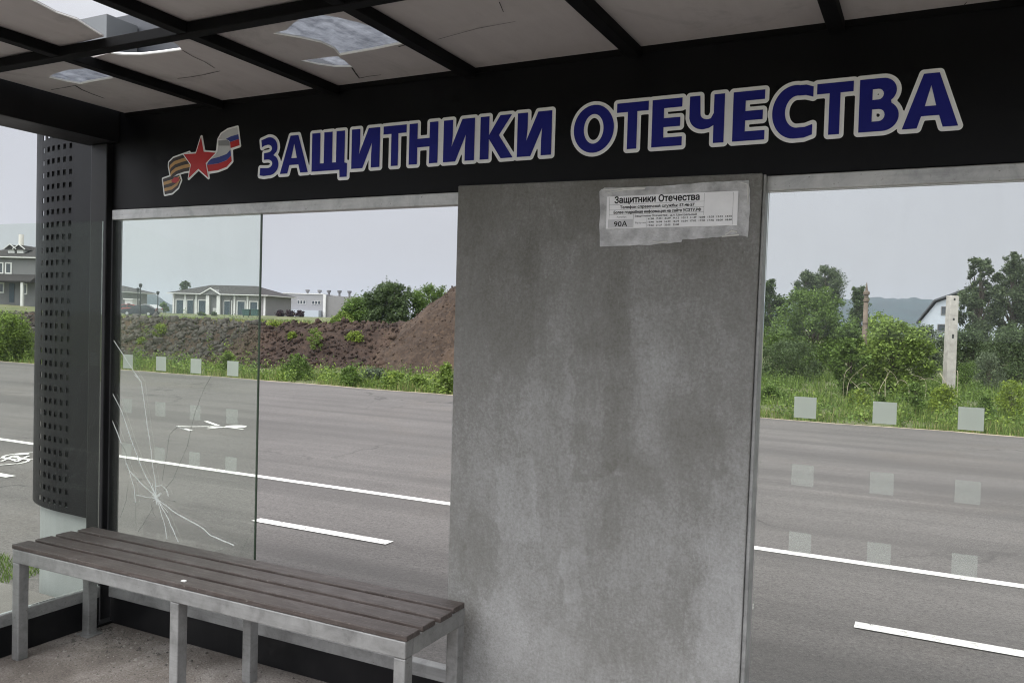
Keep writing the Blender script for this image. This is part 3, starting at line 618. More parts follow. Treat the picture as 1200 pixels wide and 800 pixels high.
# bare light patch round the timetable: ragged outline, thin coat
def ragged(pts, n, j):
    out = []
    for p, q in zip(pts, pts[1:]+pts[:1]):
        for k in range(n):
            t = k/n; out.append((p[0]+(q[0]-p[0])*t+random.uniform(-j, j), p[1]+(q[1]-p[1])*t+random.uniform(-j, j)))
    return out
pp = [(703, 224.5), (708, 220), (745, 219), (790, 217), (840, 213), (878, 211), (879, 240), (877, 277), (856, 276), (830, 279), (800, 280), (798, 284), (760, 287), (703, 288.5)]
b = MB(); b.prism([(p[0], p[2]) for p in [onY(u+random.uniform(-.5, .5), v+random.uniform(-.7, .7), -0.055) for u, v in ragged(pp, 5, 0.35)]], 'y', -0.0555, -0.0505); b.build('bare_patch', 'smear', panel)
b = MB()
for px in ([(706, 223), (730, 221), (757, 219.5)], [(712, 226), (735, 222), (756, 221)], [(765, 283), (772, 284), (782, 282.5)], [(850, 275), (858, 270), (864, 272)], [(846, 277), (866, 275)], [(868, 214), (876, 216), (877, 240)]):
    b = MB(); b.tube([(p[0], -0.0555, p[2]) for p in [onY(u, v, -0.055) for u, v in px]], [random.uniform(.001, .004) for _ in px], 5); b.build('glue_ridge', 'smearlite', panel)

# ---- lettering on the fascia
def arc(cx, cy, rx, ry, a0, a1, n=14): return [(cx+rx*math.cos(rad(a0+(a1-a0)*k/n)), cy+ry*math.sin(rad(a0+(a1-a0)*k/n))) for k in range(n+1)]
def glyph(ch):   # outlines in a unit box (x scaled to letter width), first loop outer, others holes
    if ch == 'А': return [[(0, 0), (.36, 1), (.64, 1), (1, 0), (.73, 0), (.66, .22), (.34, .22), (.27, 0)], [(.40, .40), (.60, .40), (.50, .78)]]
    if ch == 'Щ': return [[(0, 0), (0, 1), (.235, 1), (.235, .2), (.345, .2), (.345, 1), (.58, 1), (.58, .2), (.69, .2), (.69, 1), (.925, 1), (.925, .18), (1, .16), (1, -.19), (.80, -.19), (.79, 0)]]
    if ch == 'И': return [[(0, 0), (0, 1), (.30, 1), (.30, .62), (.27, .36), (.60, 1), (1, 1), (1, 0), (.70, 0), (.70, .34), (.72, .62), (.40, 0)]]
    if ch == 'Т': return [[(.35, 0), (.35, .80), (0, .80), (0, 1), (1, 1), (1, .80), (.65, .80), (.65, 0)]]
    if ch == 'Н': return [[(0, 0), (0, 1), (.29, 1), (.29, .62), (.71, .62), (.71, 1), (1, 1), (1, 0), (.71, 0), (.71, .41), (.29, .41), (.29, 0)]]
    if ch == 'К': return [[(0, 0), (0, 1), (.27, 1), (.27, .56), (.60, 1), (.95, 1), (.57, .54), (1, 0), (.64, 0), (.27, .47), (.27, 0)]]
    if ch == 'Е': return [[(0, 0), (0, 1), (.98, 1), (.98, .81), (.39, .81), (.39, .60), (.93, .60), (.93, .41), (.39, .41), (.39, .19), (1, .19), (1, 0)]]
    if ch == 'О': return [arc(.5, .5, .5, .525, 0, 360, 40)[:-1], arc(.5, .5, .245, .325, 360, 0, 32)[:-1]]
    if ch == 'Ч': return [[(1, 0), (1, 1), (.70, 1), (.70, .62)]+arc(.52, .62, .20, .12, 300, 180, 6)+[(.30, 1), (0, 1), (0, .55)]+arc(.40, .58, .40, .28, 190, 275, 9)+[(.58, .32), (.70, .37), (.70, 0)]]
    if ch == 'С': return [arc(.56, .5, .56, .525, 78, 282, 30)[:-1]+[(.80, -.02), (1, .03), (1, .235)]+[(.82, .19)]+arc(.62, .5, .30, .315, 278, 82, 22)+[(.82, .81), (1, .765), (1, .965), (.82, 1.015)]]
    if ch == 'В': return [[(0, 0), (0, 1), (.55, 1)]+arc(.58, .76, .35, .24, 80, -52, 12)+arc(.60, .28, .40, .28, 58, -90, 14)+[(.55, 0)], [(.33, .60)]+arc(.48, .70, .13, .10, -90, 90, 8)+[(.33, .80)], [(.33, .19)]+arc(.50, .305, .15, .115, -90, 90, 8)+[(.33, .42)]]
    if ch == 'З': return [[(.0, .0)]+[(.02, .20), (.24, .19)]+arc(.42, .30, .25, .115, -90, 90, 10)+[(.22, .415), (.22, .595)]+arc(.42, .71, .22, .105, -90, 90, 10)+[(.25, .80), (.10, .76), (.06, .95)]+arc(.46, .735, .47, .28, 95, -28, 14)+[(.72, .52)]+arc(.52, .27, .48, .285, 45, -95, 16)+[(.22, -.025)]]
LT1 = [('З', 305.5, 327.3), ('А', 329.2, 362), ('Щ', 366.3, 407.8), ('И', 412.8, 445.8), ('Т', 449.8, 476.8), ('Н', 480.2, 513.8), ('И', 520.3, 556.7), ('К', 563.3, 602), ('И', 606.8, 647)]
LT2 = [('О', 673, 720), ('Т', 723, 760), ('Е', 764.4, 800), ('Ч', 808, 849), ('Е', 859, 896.7), ('С', 905, 952.5), ('Т', 956.7, 999.4), ('В', 1006.7, 1053.5), ('А', 1057.7, 1123.8)]
loops_all = []
for LT, ub, vb, ue, ve in ((LT1, 305, 183, 647, 157), (LT2, 675, 152, 1126, 125)):
    fill = MB()
    for ch, a, c in LT:
        xm = lambda u: onY(u, vb+(ve-vb)*(u-ub)/(ue-ub), 0.0)[0]
        x0, x1 = xm(a), xm(c); z0, z1 = 2.054, 2.207
        lps = [[(x0+(x1-x0)*p[0], z0+(z1-z0)*p[1]) for p in lp] for lp in glyph(ch)]
        loops_all += lps
        vs = [(p[0], -0.0042, p[1]) for lp in lps for p in lp]
        fill.add(vs, [tuple(t) for t in tessellate_polygon([[Vector((p[0], p[1], 0)) for p in lp] for lp in lps])])
    fill.build('lettering', 'letterblue', fascia)
def dist_region(loops, d, x0, x1, z0, z1, h, y, mb, nonzero=False):
    """Marching squares over the distance to a set of outlines: everything nearer than d, corners rounded."""
    gx = np.arange(x0, x1, h); gz = np.arange(z0, z1, h); X, Z = np.meshgrid(gx, gz); D = np.full(X.shape, 1e9); W = np.zeros(X.shape, int)
    for lp in loops:
        p = np.array(lp); q = np.roll(p, -1, 0)
        lo, hi = p.min(0)-3*d, p.max(0)+3*d
        ix = np.where((gx >= lo[0]) & (gx <= hi[0]))[0]; iz = np.where((gz >= lo[1]) & (gz <= hi[1]))[0]
        if not len(ix) or not len(iz): continue
        sl = np.ix_(iz, ix); Xs, Zs = X[sl], Z[sl]; Ds = D[sl]; Ws = W[sl]
        for (ax, az), (bx, bz) in zip(p, q):
            ex, ez = bx-ax, bz-az; L = ex*ex+ez*ez+1e-12
            t = np.clip(((Xs-ax)*ex+(Zs-az)*ez)/L, 0, 1); Ds = np.minimum(Ds, np.hypot(Xs-ax-t*ex, Zs-az-t*ez))
            cr = ((az > Zs) != (bz > Zs)) & (Xs < (bx-ax)*(Zs-az)/(bz-az+1e-15)+ax); Ws = Ws+cr*((1 if bz > az else -1) if nonzero else 1)
        D[sl] = Ds; W[sl] = Ws
    W = (W != 0) if nonzero else (W % 2 == 1)
    Fv = np.where(W, -D, D)-d
    ins = Fv < 0
    for j in range(len(gz)-1):
        run = None
        for i in range(len(gx)-1):
            c = (ins[j, i], ins[j, i+1], ins[j+1, i+1], ins[j+1, i])
            if all(c):
                if run is None: run = i
                continue
            if run is not None:
                mb.add([(gx[run], y, gz[j]), (gx[i], y, gz[j]), (gx[i], y, gz[j+1]), (gx[run], y, gz[j+1])], [(0, 1, 2, 3)]); run = None
            if not any(c): continue
            cor = [(gx[i], gz[j], Fv[j, i]), (gx[i+1], gz[j], Fv[j, i+1]), (gx[i+1], gz[j+1], Fv[j+1, i+1]), (gx[i], gz[j+1], Fv[j+1, i])]
            poly = []
            for k in range(4):
                p, q = cor[k], cor[(k+1) % 4]
                if p[2] < 0: poly.append((p[0], y, p[1]))
                if (p[2] < 0) != (q[2] < 0):
                    t = p[2]/(p[2]-q[2]); poly.append((p[0]+(q[0]-p[0])*t, y, p[1]+(q[1]-p[1])*t))
            if len(poly) >= 3: mb.add(poly, [tuple(range(len(poly)))])
        if run is not None: mb.add([(gx[run], y, gz[j]), (gx[-1], y, gz[j]), (gx[-1], y, gz[j+1]), (gx[run], y, gz[j+1])], [(0, 1, 2, 3)])
wb = MB(); dist_region(loops_all, 0.0125, 0.86, 3.56, 1.99, 2.25, 0.0035, -0.0022, wb)
wb.build('lettering_outline', 'letterwhite', fascia)
# ---- emblem: red star between a striped ribbon and a tricolour ribbon
def ep(L): return [(p[0], p[2]) for p in [onY(180+x/8, 140+y/8, 0.0) for x, y in L]]
def sub(bx, pts, t): return pts
star = ep([(453, 165), (478, 305), (590, 315), (497, 412), (520, 548), (428, 465), (335, 555), (358, 425), (290, 330), (405, 322)])
def lerpband(top, bot, a, c):   # ribbon band between two matching polylines
    up = [(x0+(x1-x0)*a, y0+(y1-y0)*a) for (x0, y0), (x1, y1) in zip(top, bot)]; dn = [(x0+(x1-x0)*c, y0+(y1-y0)*c) for (x0, y0), (x1, y1) in zip(top, bot)]
    return up+dn[::-1]
# left ribbon: upper sweep and the tail behind the fold
t1, b1 = [(340, 312), (260, 340), (190, 365), (150, 405), (148, 440)], [(365, 480), (290, 492), (225, 515), (190, 540), (170, 560)]
t2, b2 = [(92, 560), (165, 535), (190, 540), (245, 520)], [(110, 705), (180, 690), (235, 640), (262, 570)]
r1, s1 = [(610, 305), (660, 290), (700, 262), (722, 235)], [(515, 488), (610, 480), (690, 450), (738, 395)]
r1 = [(560, 372), (620, 350), (690, 320), (728, 270)]; r0 = [(600, 300), (612, 285), (612, 262), (612, 250)]
u1, u2 = [(610, 190), (640, 140), (700, 100), (790, 75)], [(612, 250), (640, 245), (735, 270), (812, 245)]
em_loops = [star, ep(t1+b1[::-1]), ep(t2+b2[::-1]), ep([(500, 500), (520, 370), (600, 300), (612, 190), (640, 140), (700, 100), (790, 75), (812, 248), (735, 275), (740, 395), (690, 450), (610, 482)])]
eb = MB(); dist_region(em_loops, 0.0075, 0.28, 0.83, 1.93, 2.30, 0.003, -0.0022, eb); eb.build('emblem_outline', 'letterwhite', fascia)
rb = MB()
def flat(poly, y, mi):
    rb.add([(p[0], y, p[1]) for p in poly], [tuple(t) for t in tessellate_polygon([[Vector((p[0], p[1], 0)) for p in poly]])], mi)
for k in range(5): flat(ep(lerpband(t1, b1, k/5, (k+1)/5)), -0.0034, 1 if k % 2 else 0)
for k in range(5): flat(ep(lerpband(t2, b2, k/5, (k+1)/5)), -0.0030, 1 if k % 2 else 0)
flat(ep([(172, 575), (200, 545), (240, 545), (245, 575), (215, 598), (180, 592)]), -0.0038, 2)
rb.build('striped_ribbon', ['vblack', 'vorange', 'vred'], fascia)
rb = MB()
flat(ep([(545, 372), (605, 305), (612, 250), (722, 250), (726, 285), (690, 325), (620, 352)]), -0.0034, 0)
flat(ep([(545, 373), (620, 353), (690, 326), (726, 286), (732, 340), (690, 385), (610, 415), (505, 428), (520, 395)]), -0.0034, 1)
flat(ep([(505, 429), (610, 416), (690, 386), (732, 341), (738, 392), (690, 447), (610, 478), (518, 490), (505, 450)]), -0.0034, 2)
flat(ep([(610, 190), (640, 140), (700, 100), (790, 75), (800, 140), (730, 160), (680, 185), (715, 200)]), -0.0034, 0)
flat(ep([(612, 200), (700, 195), (718, 215), (720, 249), (612, 249)]), -0.0030, 3)
flat(ep([(682, 186), (730, 161), (800, 141), (806, 185), (722, 215), (712, 200)]), -0.0036, 1)
flat(ep([(722, 216), (806, 186), (812, 245), (728, 272)]), -0.0036, 2)
rb.build('flag_ribbon', ['vwhite', 'vblue', 'vred', 'vgrey'], fascia)
sb = MB(); dist_region([star], 0.0045, 0.40, 0.76, 2.0, 2.28, 0.003, -0.0042, sb); sb.build('star_edge', 'letterwhite', fascia)
sb = MB(); sb.add([(p[0], -0.0052, p[1]) for p in star], [tuple(t) for t in tessellate_polygon([[Vector((p[0], p[1], 0)) for p in star]])]); sb.build('star', 'vred', fascia)

# ------------------------------------------------------------------ timetable notice
NX0, NX1, NZ0, NZ1 = 2.465, 2.893, 1.786, 1.891
no = MB(); no.box((NX0, -0.0590, NZ0), (NX1, -0.0562, NZ1)); note = no.build('timetable_notice', 'paper')
tag(note, 'white printed bus timetable notice headed Защитники Отечества on the cement panel', 'notice')
def nxy(px, py): return NX0+(px-128)/(1048-128)*(NX1-NX0), NZ1-(py+(px-128)*0.0475-155)/(378-155)*(NZ1-NZ0)
def text(body, x, z, size, m, parent, bold=0.0, align='LEFT', width=None, y=-0.0597, name='printed_text'):
    c = bpy.data.curves.new('t', 'FONT'); c.body = body; c.size = size; c.align_x = align
    t = bpy.data.objects.new('t', c); COL.objects.link(t); dg = bpy.context.evaluated_depsgraph_get()
    cu = t.evaluated_get(dg).to_curve(dg); lps = []
    for sp_ in cu.splines:
        if sp_.type == 'BEZIER':
            bp = sp_.bezier_points; P_ = []
            for a_, b_ in zip(bp, list(bp[1:])+[bp[0]]):
                straight = a_.handle_right_type == 'VECTOR' and b_.handle_left_type == 'VECTOR'
                P_ += [p_[:2] for p_ in (interpolate_bezier(a_.co, a_.handle_right, b_.handle_left, b_.co, 2 if straight else 6))[:-1]]
        else: P_ = [p_.co[:2] for p_ in sp_.points]
        lps.append(np.array(P_))
    bpy.data.objects.remove(t)
    xa = min(l[:, 0].min() for l in lps); xb = max(l[:, 0].max() for l in lps); kx = width/(xb-xa) if width else 1.0
    lps = [np.stack([(l[:, 0]-xa)*kx+x, l[:, 1]+z], 1) for l in lps]; h = max(0.00022, size*0.022)
    mb = MB(); dist_region(lps, bold*0.5, x-0.002, x+(xb-xa)*kx+0.002, z-size*0.35, z+size, h, y, mb, nonzero=True)
    me = bpy.data.meshes.new(name); me.from_pydata(mb.v, [], mb.f); me.materials.append(MT[m]); me.update(); o = bpy.data.objects.new(name, me); COL.objects.link(o); o.parent = parent; return o
W_ = NX1-NX0; H_ = NZ1-NZ0
text('Защитники Отечества', NX0+0.065*W_, NZ1-0.215*H_, 0.029, 'ink', note, 0.0016, width=0.655*W_)
text('Телефон справочной службы: 57-46-57', NX0+0.11*W_, NZ1-0.39*H_, 0.0125, 'ink', note, 0.0008, width=0.575*W_)
text('Более подробная информация на сайте УСЗТУ.РФ', NX0+0.06*W_, NZ1-0.545*H_, 0.0125, 'ink', note, 0.0008, width=0.675*W_)
text('Защитники Отечества - д.п. Центральный', NX0+0.23*W_, NZ1-0.665*H_, 0.0085, 'ink', note, 0.0003, width=0.475*W_)
text('Автобус', NX0+0.085*W_, NZ1-0.675*H_, 0.008, 'inksoft', note, 0.0, width=0.08*W_)
b = MB(); b.box((NX0+0.015*W_, -0.0594, NZ0+0.02*H_), (NX0+0.215*W_, -0.0591, NZ0+0.28*H_)); b.build('route_cell', 'papergrey', note)
text('90А', NX0+0.065*W_, NZ0+0.065*H_, 0.0225, 'ink', note, 0.0007, width=0.105*W_, y=-0.0599)
text('Будние', NX0+0.235*W_, NZ0+0.135*H_, 0.0075, 'inksoft', note, 0.0, width=0.085*W_)
times = [['6:28', '7:01', '8:29', '9:12', '10:11', '11:49', '12:08', '13:28', '13:52', '14:10'], ['15:40', '16:04', '16:22', '16:39', '16:54', '17:02', '17:30', '17:46', '18:00', '18:50'], ['19:02', '21:27', '22:05', '23:08']]
for r, row in enumerate(times):
    for k, t in enumerate(row):
        text(t, NX0+(0.335+0.0645*k)*W_, NZ0+(0.245-0.1*r)*H_, 0.0078, 'ink', note, 0.0003, width=0.045*W_, name='departure_time')
b = MB()
for z in (0.26, 0.42, 0.57): b.box((NX0+0.02*W_, -0.0593, NZ1-z*H_), (NX0+0.755*W_, -0.05905, NZ1-z*H_-0.0006))
for x in (0.022, 0.218, 0.325, 0.755, 0.965): b.box((NX0+x*W_, -0.05932, NZ0+0.02*H_ if x != .755 else NZ0+.33*H_), (NX0+x*W_+0.0006, -0.05907, NZ1-(0.57*H_ if x in (.218, .325) else 0.03*H_)))
b.build('table_rules', 'inksoft', note)

# ------------------------------------------------------------------ bench
X0, X1, YF, YBk, ZS = 0.032, 2.01, -0.489, -0.127, 0.485
MIDF, MIDB = onY(198, 750, -0.489)[0], onY(288, 770, -0.15)[0]
bench = thing('bench', 'long bench with four worn brown planks on a grey steel frame', 'bench', (X0, YF, 0))
def bb(name, a, c, m, bevel=0.003): 
    q = MB(); q.box(tuple(np.array(a)-np.array((X0, YF, 0))), tuple(np.array(c)-np.array((X0, YF, 0)))); return q.build(name, m, bench, bevel=bevel)
pw = (YBk-YF-3*0.021)/4
for k in range(4):
    y0 = YF+k*(pw+0.021); dx = [0.0, 0.004, -0.003, 0.006][k]
    q = MB(); n = 40; vs = []
    o = bb('plank', (X0-0.004+dx, y0, ZS-0.018), (X1+0.004-dx, y0+pw, ZS), 'plank', 0.003)
FT = ZS-0.0185; FH = 0.056
rails = MB()
for a, c in (((X0, YF, FT-FH), (X1, YF+0.045, FT)), ((X0, YBk-0.045, FT-FH), (X1, YBk, FT)), ((X0, YF+0.0455, FT-FH), (X0+0.045, YBk-0.0455, FT)), ((X1-0.045, YF+0.0455, FT-FH), (X1, YBk-0.0455, FT)), ((MIDF, YF+0.0455, FT-FH), (MIDF+0.045, YBk-0.0455, FT))):
    rails.box(tuple(np.array(a)-np.array((X0, YF, 0))), tuple(np.array(c)-np.array((X0, YF, 0))))
rails.build('frame', 'galv', bench, bevel=0.004)
for x, y in ((X0, YF), (X0, YBk-0.045), (MIDF, YF), (MIDB, YBk-0.045), (X1-0.045, YF), (X1-0.045, YBk-0.045)):
    for _ in (0,):
        l = bb('leg', (x+0.0006, y+0.0006, 0.0), (x+0.0444, y+0.0444, FT-FH-0.0004), 'galv', 0.004)
        if (x, y) != (X0, YBk-0.045): continue
        q = MB(); q.box((x-X0-0.02, y-YF-0.015, 0.0), (x-X0+0.065, y-YF+0.06, 0.006)); q.build('foot_plate', 'galv', l, bevel=0.0015)
# litter
def scrap(name, label, p, r, m, cat):
    q = MB(); n = 9; pts = [(r*random.uniform(.6, 1.2)*math.cos(2*math.pi*k/n)*1.4, r*random.uniform(.6, 1.2)*math.sin(2*math.pi*k/n)) for k in range(n)]
    q.prism(pts, 'z', 0.0, r*0.35); o = q.build(name, m); o.location = p; return tag(o, label, cat)
p = onZ(215, 680.5, ZS+0.0005); scrap('gum_blob', 'white gum blob stuck on the front bench plank', (p[0], p[1], ZS+0.0004), 0.009, 'litter', 'litter')
p = onZ(245, 750, 0.001); scrap('paper_scrap', 'small white paper scrap on the gritty floor behind the bench legs', (p[0], p[1], 0.001), 0.012, 'litter', 'litter')
# grit on the floor
V = []; F = []
n = 7500; gx = RNG.uniform(-0.02, 2.6, n); gy = RNG.uniform(-0.9, -0.03, n); keep = RNG.random(n) < np.clip(0.35+0.8*np.sin(gx*3+1)*np.cos(gy*5), .15, 1); gx, gy = gx[keep], gy[keep]; r = RNG.gamma(1.4, 0.0021, len(gx))+0.0012
base = np.array([(1, 0, 0), (-.5, .87, 0), (-.5, -.87, 0), (0, 0, .9)]); ang = RNG.uniform(0, 6.28, len(gx))
c, s = np.cos(ang), np.sin(ang)
VV = np.stack([np.stack([gx+r*(bx*c-by*s), gy+r*(bx*s+by*c), 0.0002+r*bz], 1) for bx, by, bz in base], 1).reshape(-1, 3)
ii = np.arange(len(gx))*4; FF = np.concatenate([np.stack([ii, ii+1, ii+3], 1), np.stack([ii+1, ii+2, ii+3], 1), np.stack([ii+2, ii, ii+3], 1)])
gm = leaf_mat('mixed_grit', (0.03, 0.026, 0.023), (0.24, 0.22, 0.2), 0.0)
tag(np_mesh('gravel', VV, FF, gm), 'loose dark grit and crumbs scattered over the shelter floor', 'grit', kind='stuff')

# ------------------------------------------------------------------ perforated pylon outside the side glass
pyl = thing('advertising_pylon', 'anthracite perforated metal pylon with rounded edge beside the shelter post', 'pylon', (0, 0, -0.12))
prof = [(-0.145, 0.10), (-0.30, 0.112), (-0.50, 0.125)]
for t in np.linspace(5, 55, 14): prof.append((-0.50-0.60*math.sin(rad(t)), 0.125+0.30*(1-math.cos(rad(t)))))
prof = np.array(prof); seg = np.hypot(*np.diff(prof, axis=0).T); S_ = np.concatenate([[0], np.cumsum(seg)])
def pr_at(s): return np.array([np.interp(s, S_, prof[:, 0]), np.interp(s, S_, prof[:, 1])])
# find arc positions whose picture columns hold the holes
ss = np.linspace(0, S_[-1], 900); 
def ucol(s, z=1.5):
    x, y = pr_at(s); d = np.array([x, y, z])-CAM; zz = d@_fw; return 600+PX+FL*(d@_R)/zz
us = np.array([ucol(s) for s in ss]); lim = int(np.argmin(us))
def s_of(u): return np.interp(-u, -us[:lim+1], ss[:lim+1])
holes = [(s_of(c+w), s_of(c-w)) for c, w in ((81, 1.6), (73.8, 1.6), (67, 1.55), (60.8, 1.5), (55.2, 1.4), (50, 1.3))]
cuts = [0.0]+list(np.linspace(0.02, holes[0][0]-0.02, 6))
for a, c in holes: cuts += [a, c]
cuts += list(np.linspace(holes[-1][1]+0.02, S_[-1], 6))
zc = []; z0, z1, pitch, hh = 0.425, 2.435, 0.0655, 0.027
zlev = [z0]; zz_ = z0+0.03
while zz_+hh < z1-0.01: zlev += [zz_, zz_+hh]; zz_ += pitch
zlev.append(z1); zlev = [z+0.12 for z in zlev]
q = MB(); P = [pr_at(s) for s in cuts]; nc, nzv = len(cuts), len(zlev); vs = [(p[0], p[1], z) for z in zlev for p in P]
hset = {cuts.index(a) for a, c in holes}; fs = []
for j in range(nzv-1):
    for i in range(nc-1):
        if i in hset and j % 2 == 1: continue
        fs.append((j*nc+i, j*nc+i+1, (j+1)*nc+i+1, (j+1)*nc+i))
q.add(vs, fs); o = q.build('perforated_shell', 'pylon', pyl)
md = o.modifiers.new('thickness', 'SOLIDIFY'); md.thickness = 0.004; md.offset = 0
q = MB(); pl = [(-0.35, 0.145), (-0.50, 0.152)]+[(-0.51-0.53*math.sin(rad(t)), 0.152+0.26*(1-math.cos(rad(t)))) for t in np.linspace(8, 72, 9)]
q.prism(pl, 'z', 0.0, 0.566); q.build('pylon_base', 'core', pyl, bevel=0.004)
q = MB(); q.prism([(-0.30, 0.15), (-0.50, 0.158)]+[(-0.505-0.575*math.sin(rad(t)), 0.160+0.285*(1-math.cos(rad(t)))) for t in np.linspace(8, 72, 10)], 'z', 0.568, 2.50); q.build('hole_backing', 'black', pyl)  # added black body, shaped to block the sky so the holes look dark

# ------------------------------------------------------------------ vegetation helpers
def leaf_quads(C, L, Wd, flat_up=0.0):
    n = len(C); a = RNG.normal(size=(n, 3)); a[:, 2] = a[:, 2]*0.7-0.15; a /= np.linalg.norm(a, axis=1)[:, None]
    h = RNG.normal(size=(n, 3)); h[:, 2] += flat_up; b_ = np.cross(a, h); b_ /= np.linalg.norm(b_, axis=1)[:, None]
    l = L*RNG.uniform(0.6, 1.3, n)[:, None]; w = Wd*RNG.uniform(0.6, 1.3, n)[:, None]
    V = np.stack([C-a*l/2, C+b_*w/2, C+a*l/2, C-b_*w/2], 1).reshape(-1, 3); i = np.arange(n)*4
    return V, np.stack([i, i+1, i+2, i+3], 1)
def crown_points(clumps, n):
    w = np.array([r**2 for _, r in clumps]); k = RNG.choice(len(clumps), n, p=w/w.sum()); c = np.array([c for c, _ in clumps])[k]; r = np.array([r for _, r in clumps])[k]
    d = RNG.normal(size=(n, 3)); d /= np.linalg.norm(d, axis=1)[:, None]; rr = r*np.clip(RNG.normal(0.70, 0.36, n), 0, 1.75)
    return c+d*rr[:, None]*np.array([1, 1, 0.85])
def plant(name, label, cat, base, w, h, m, n=5000, leaf=0.07, low=0.1, trunk_h=0.3, nclump=16, group=None, shape='round', trunk_r=0.03, dens=1.0, spread=1.0):
    """Trunk with limbs plus a crown of leaf-sized faces gathered in uneven clumps."""
    base = np.array(base, float); t = thing(name, label, cat, tuple(base), 0, group); cl = []; nclump = int(nclump*1.7)
    for k in range(nclump):
        z = low+(h-low)*((k+0.5)/nclump)*0.94; f = (z-low)/(h-low)
        prof_ = {'round': math.sqrt(max(0.05, 1-(2*f-0.9)**2)) if f > 0.02 else .4, 'cone': max(0.12, 1.0-0.85*f), 'poplar': max(0.15, math.sin(math.pi*min(1, 0.16+0.80*f))), 'mound': math.sqrt(max(0.06, 1-f*f))}[shape]
        a = k*2.4+random.uniform(-.6, .6); rr = w/2*prof_*random.uniform(0.25, 0.85)*spread
        r = w*0.5*random.uniform(0.22, 0.44)*(0.55+0.45*prof_)*random.choice((0.7, 1.0, 1.25))*(18/max(18, nclump))**0.36
        cl.append((np.array([rr*math.cos(a), rr*math.sin(a), min(z, h-r*0.75)]), r))
    for k in range(max(5, nclump//2)):           # small stray sprays that break the outline
        c, r = cl[random.randrange(nclump)]; d = RNG.normal(size=3); d[2] = abs(d[2])*0.8; d /= np.linalg.norm(d); p_ = c+d*r*1.05; p_[2] = min(p_[2], h*1.02); cl.append((p_, r*0.42))
    C = crown_points(cl, int(n*1.15)); C = C[C[:, 2] > 0.02]
    V, F = leaf_quads(C, leaf, leaf*0.55); cr = np_mesh('crown', V, F, LEAF[m], t)
    b = MB(); nst = 1 if trunk_h > 0.5 else 4
    for k in range(nst):
        a = 6.28*k/nst; o = np.array([0.1*math.cos(a), 0.1*math.sin(a), 0])*(w*0.15 if nst > 1 else 0)
        b.tube([o+(0, 0, -0.1), o*2+(0.02*w, 0.01*w, trunk_h), o*3+(0.03*w, -0.02*w, h*0.62), o*3+(0.0, 0, h*0.86)], [trunk_r*1.25, trunk_r, trunk_r*0.55, trunk_r*0.15], 7)
    for c, r in cl[:nclump:2]:
        z0 = max(trunk_h*0.7, c[2]*0.55); b.tube([(0.02*w, 0, z0), (c[0]*0.5, c[1]*0.5, (z0+c[2])/2*1.03), tuple(c)], [trunk_r*0.5, trunk_r*0.32, trunk_r*0.1], 5)
    b.build('trunk' if nst == 1 else 'stems', 'bark', t); return t
def gz_(p): return np.array([p[0], p[1], float(terrain(p[0], p[1]))])
def place(u, D):                                    # a ground position in the direction of a picture column
    d = ray(u, 400)*D; return gz_(CAM+d)
def top_h(base, v, u, D): p = at(u, v, D); return p[2]-base[2]
def px_plant(name, label, cat, u, D, wpx, vtop, m, **kw):
    b_ = place(u, D); return plant(name, label, cat, b_, wpx*D/FL, max(0.25, top_h(b_, vtop, u, D)), m, **kw)

# right-hand side, seen through the clear pane
px_plant('tree', 'dark tree half hidden at the left edge of the right pane', 'tree', 899, 46, 46, 326, 'dark', n=7000, leaf=0.16, nclump=18, trunk_h=1.0, trunk_r=0.09, shape='round')
px_plant('bush', 'large broad dark green bush left of the rusty pole', 'bush', 950, 33, 122, 337, 'mid', n=24000, leaf=0.11, nclump=46, trunk_h=0.4, trunk_r=0.04)
px_plant('tree', 'pale distant birch with the narrower crown behind the broad bush', 'tree', 941, 80, 34, 317, 'tree', n=6500, leaf=0.2, low=3.0, nclump=12, trunk_h=3.0, trunk_r=0.09, shape='round')
px_plant('tree', 'pale distant birch with the taller wider crown behind the broad bush', 'tree', 967, 82, 44, 309, 'tree', n=9000, leaf=0.2, low=3.0, nclump=14, trunk_h=3.0, trunk_r=0.1, shape='round')
px_plant('bush', 'low dark rounded bush under the broad bush', 'bush', 925, 27, 104, 398, 'dark', n=12000, leaf=0.07, nclump=26, shape='mound', trunk_h=0.2, trunk_r=0.02)
px_plant('tree', 'dark pointed tree directly behind the rusty pole', 'tree', 1006, 46, 42, 333, 'dark', n=7000, leaf=0.14, nclump=16, trunk_h=1.0, trunk_r=0.08, shape='cone')
px_plant('bush', 'slim leafy green bush in front of the rusty pole', 'bush', 996, 20.5, 44, 374, 'mid', n=9000, leaf=0.08, nclump=26, shape='poplar', trunk_h=0.3, trunk_r=0.02)
px_plant('bush', 'bright green bush between the rusty pole and the concrete post', 'bush', 1046, 21.5, 96, 372, 'bright', n=15000, leaf=0.095, nclump=40, trunk_h=0.3, trunk_r=0.025)
px_plant('bush', 'bright bush rising behind the bright green roadside bush', 'bush', 1030, 29, 70, 364, 'bright', n=8000, leaf=0.09, nclump=20, trunk_h=0.3, trunk_r=0.03)
px_plant('bush', 'dull grey green bush below the pale gambrel house', 'bush', 1084, 31, 56, 379, 'grey', n=9500, leaf=0.09, nclump=18, trunk_h=0.3, trunk_r=0.03)
px_plant('tree', 'dark tall tree just behind the concrete post', 'tree', 1146, 36, 58, 296, 'tree', n=17000, leaf=0.115, low=0.5, nclump=46, trunk_h=1.6, trunk_r=0.1, shape='poplar')
px_plant('tree', 'dark tall tree with ragged top at the right frame edge', 'tree', 1186, 37, 66, 290, 'tree', n=19000, leaf=0.115, low=0.5, nclump=48, trunk_h=1.6, trunk_r=0.1, shape='poplar')
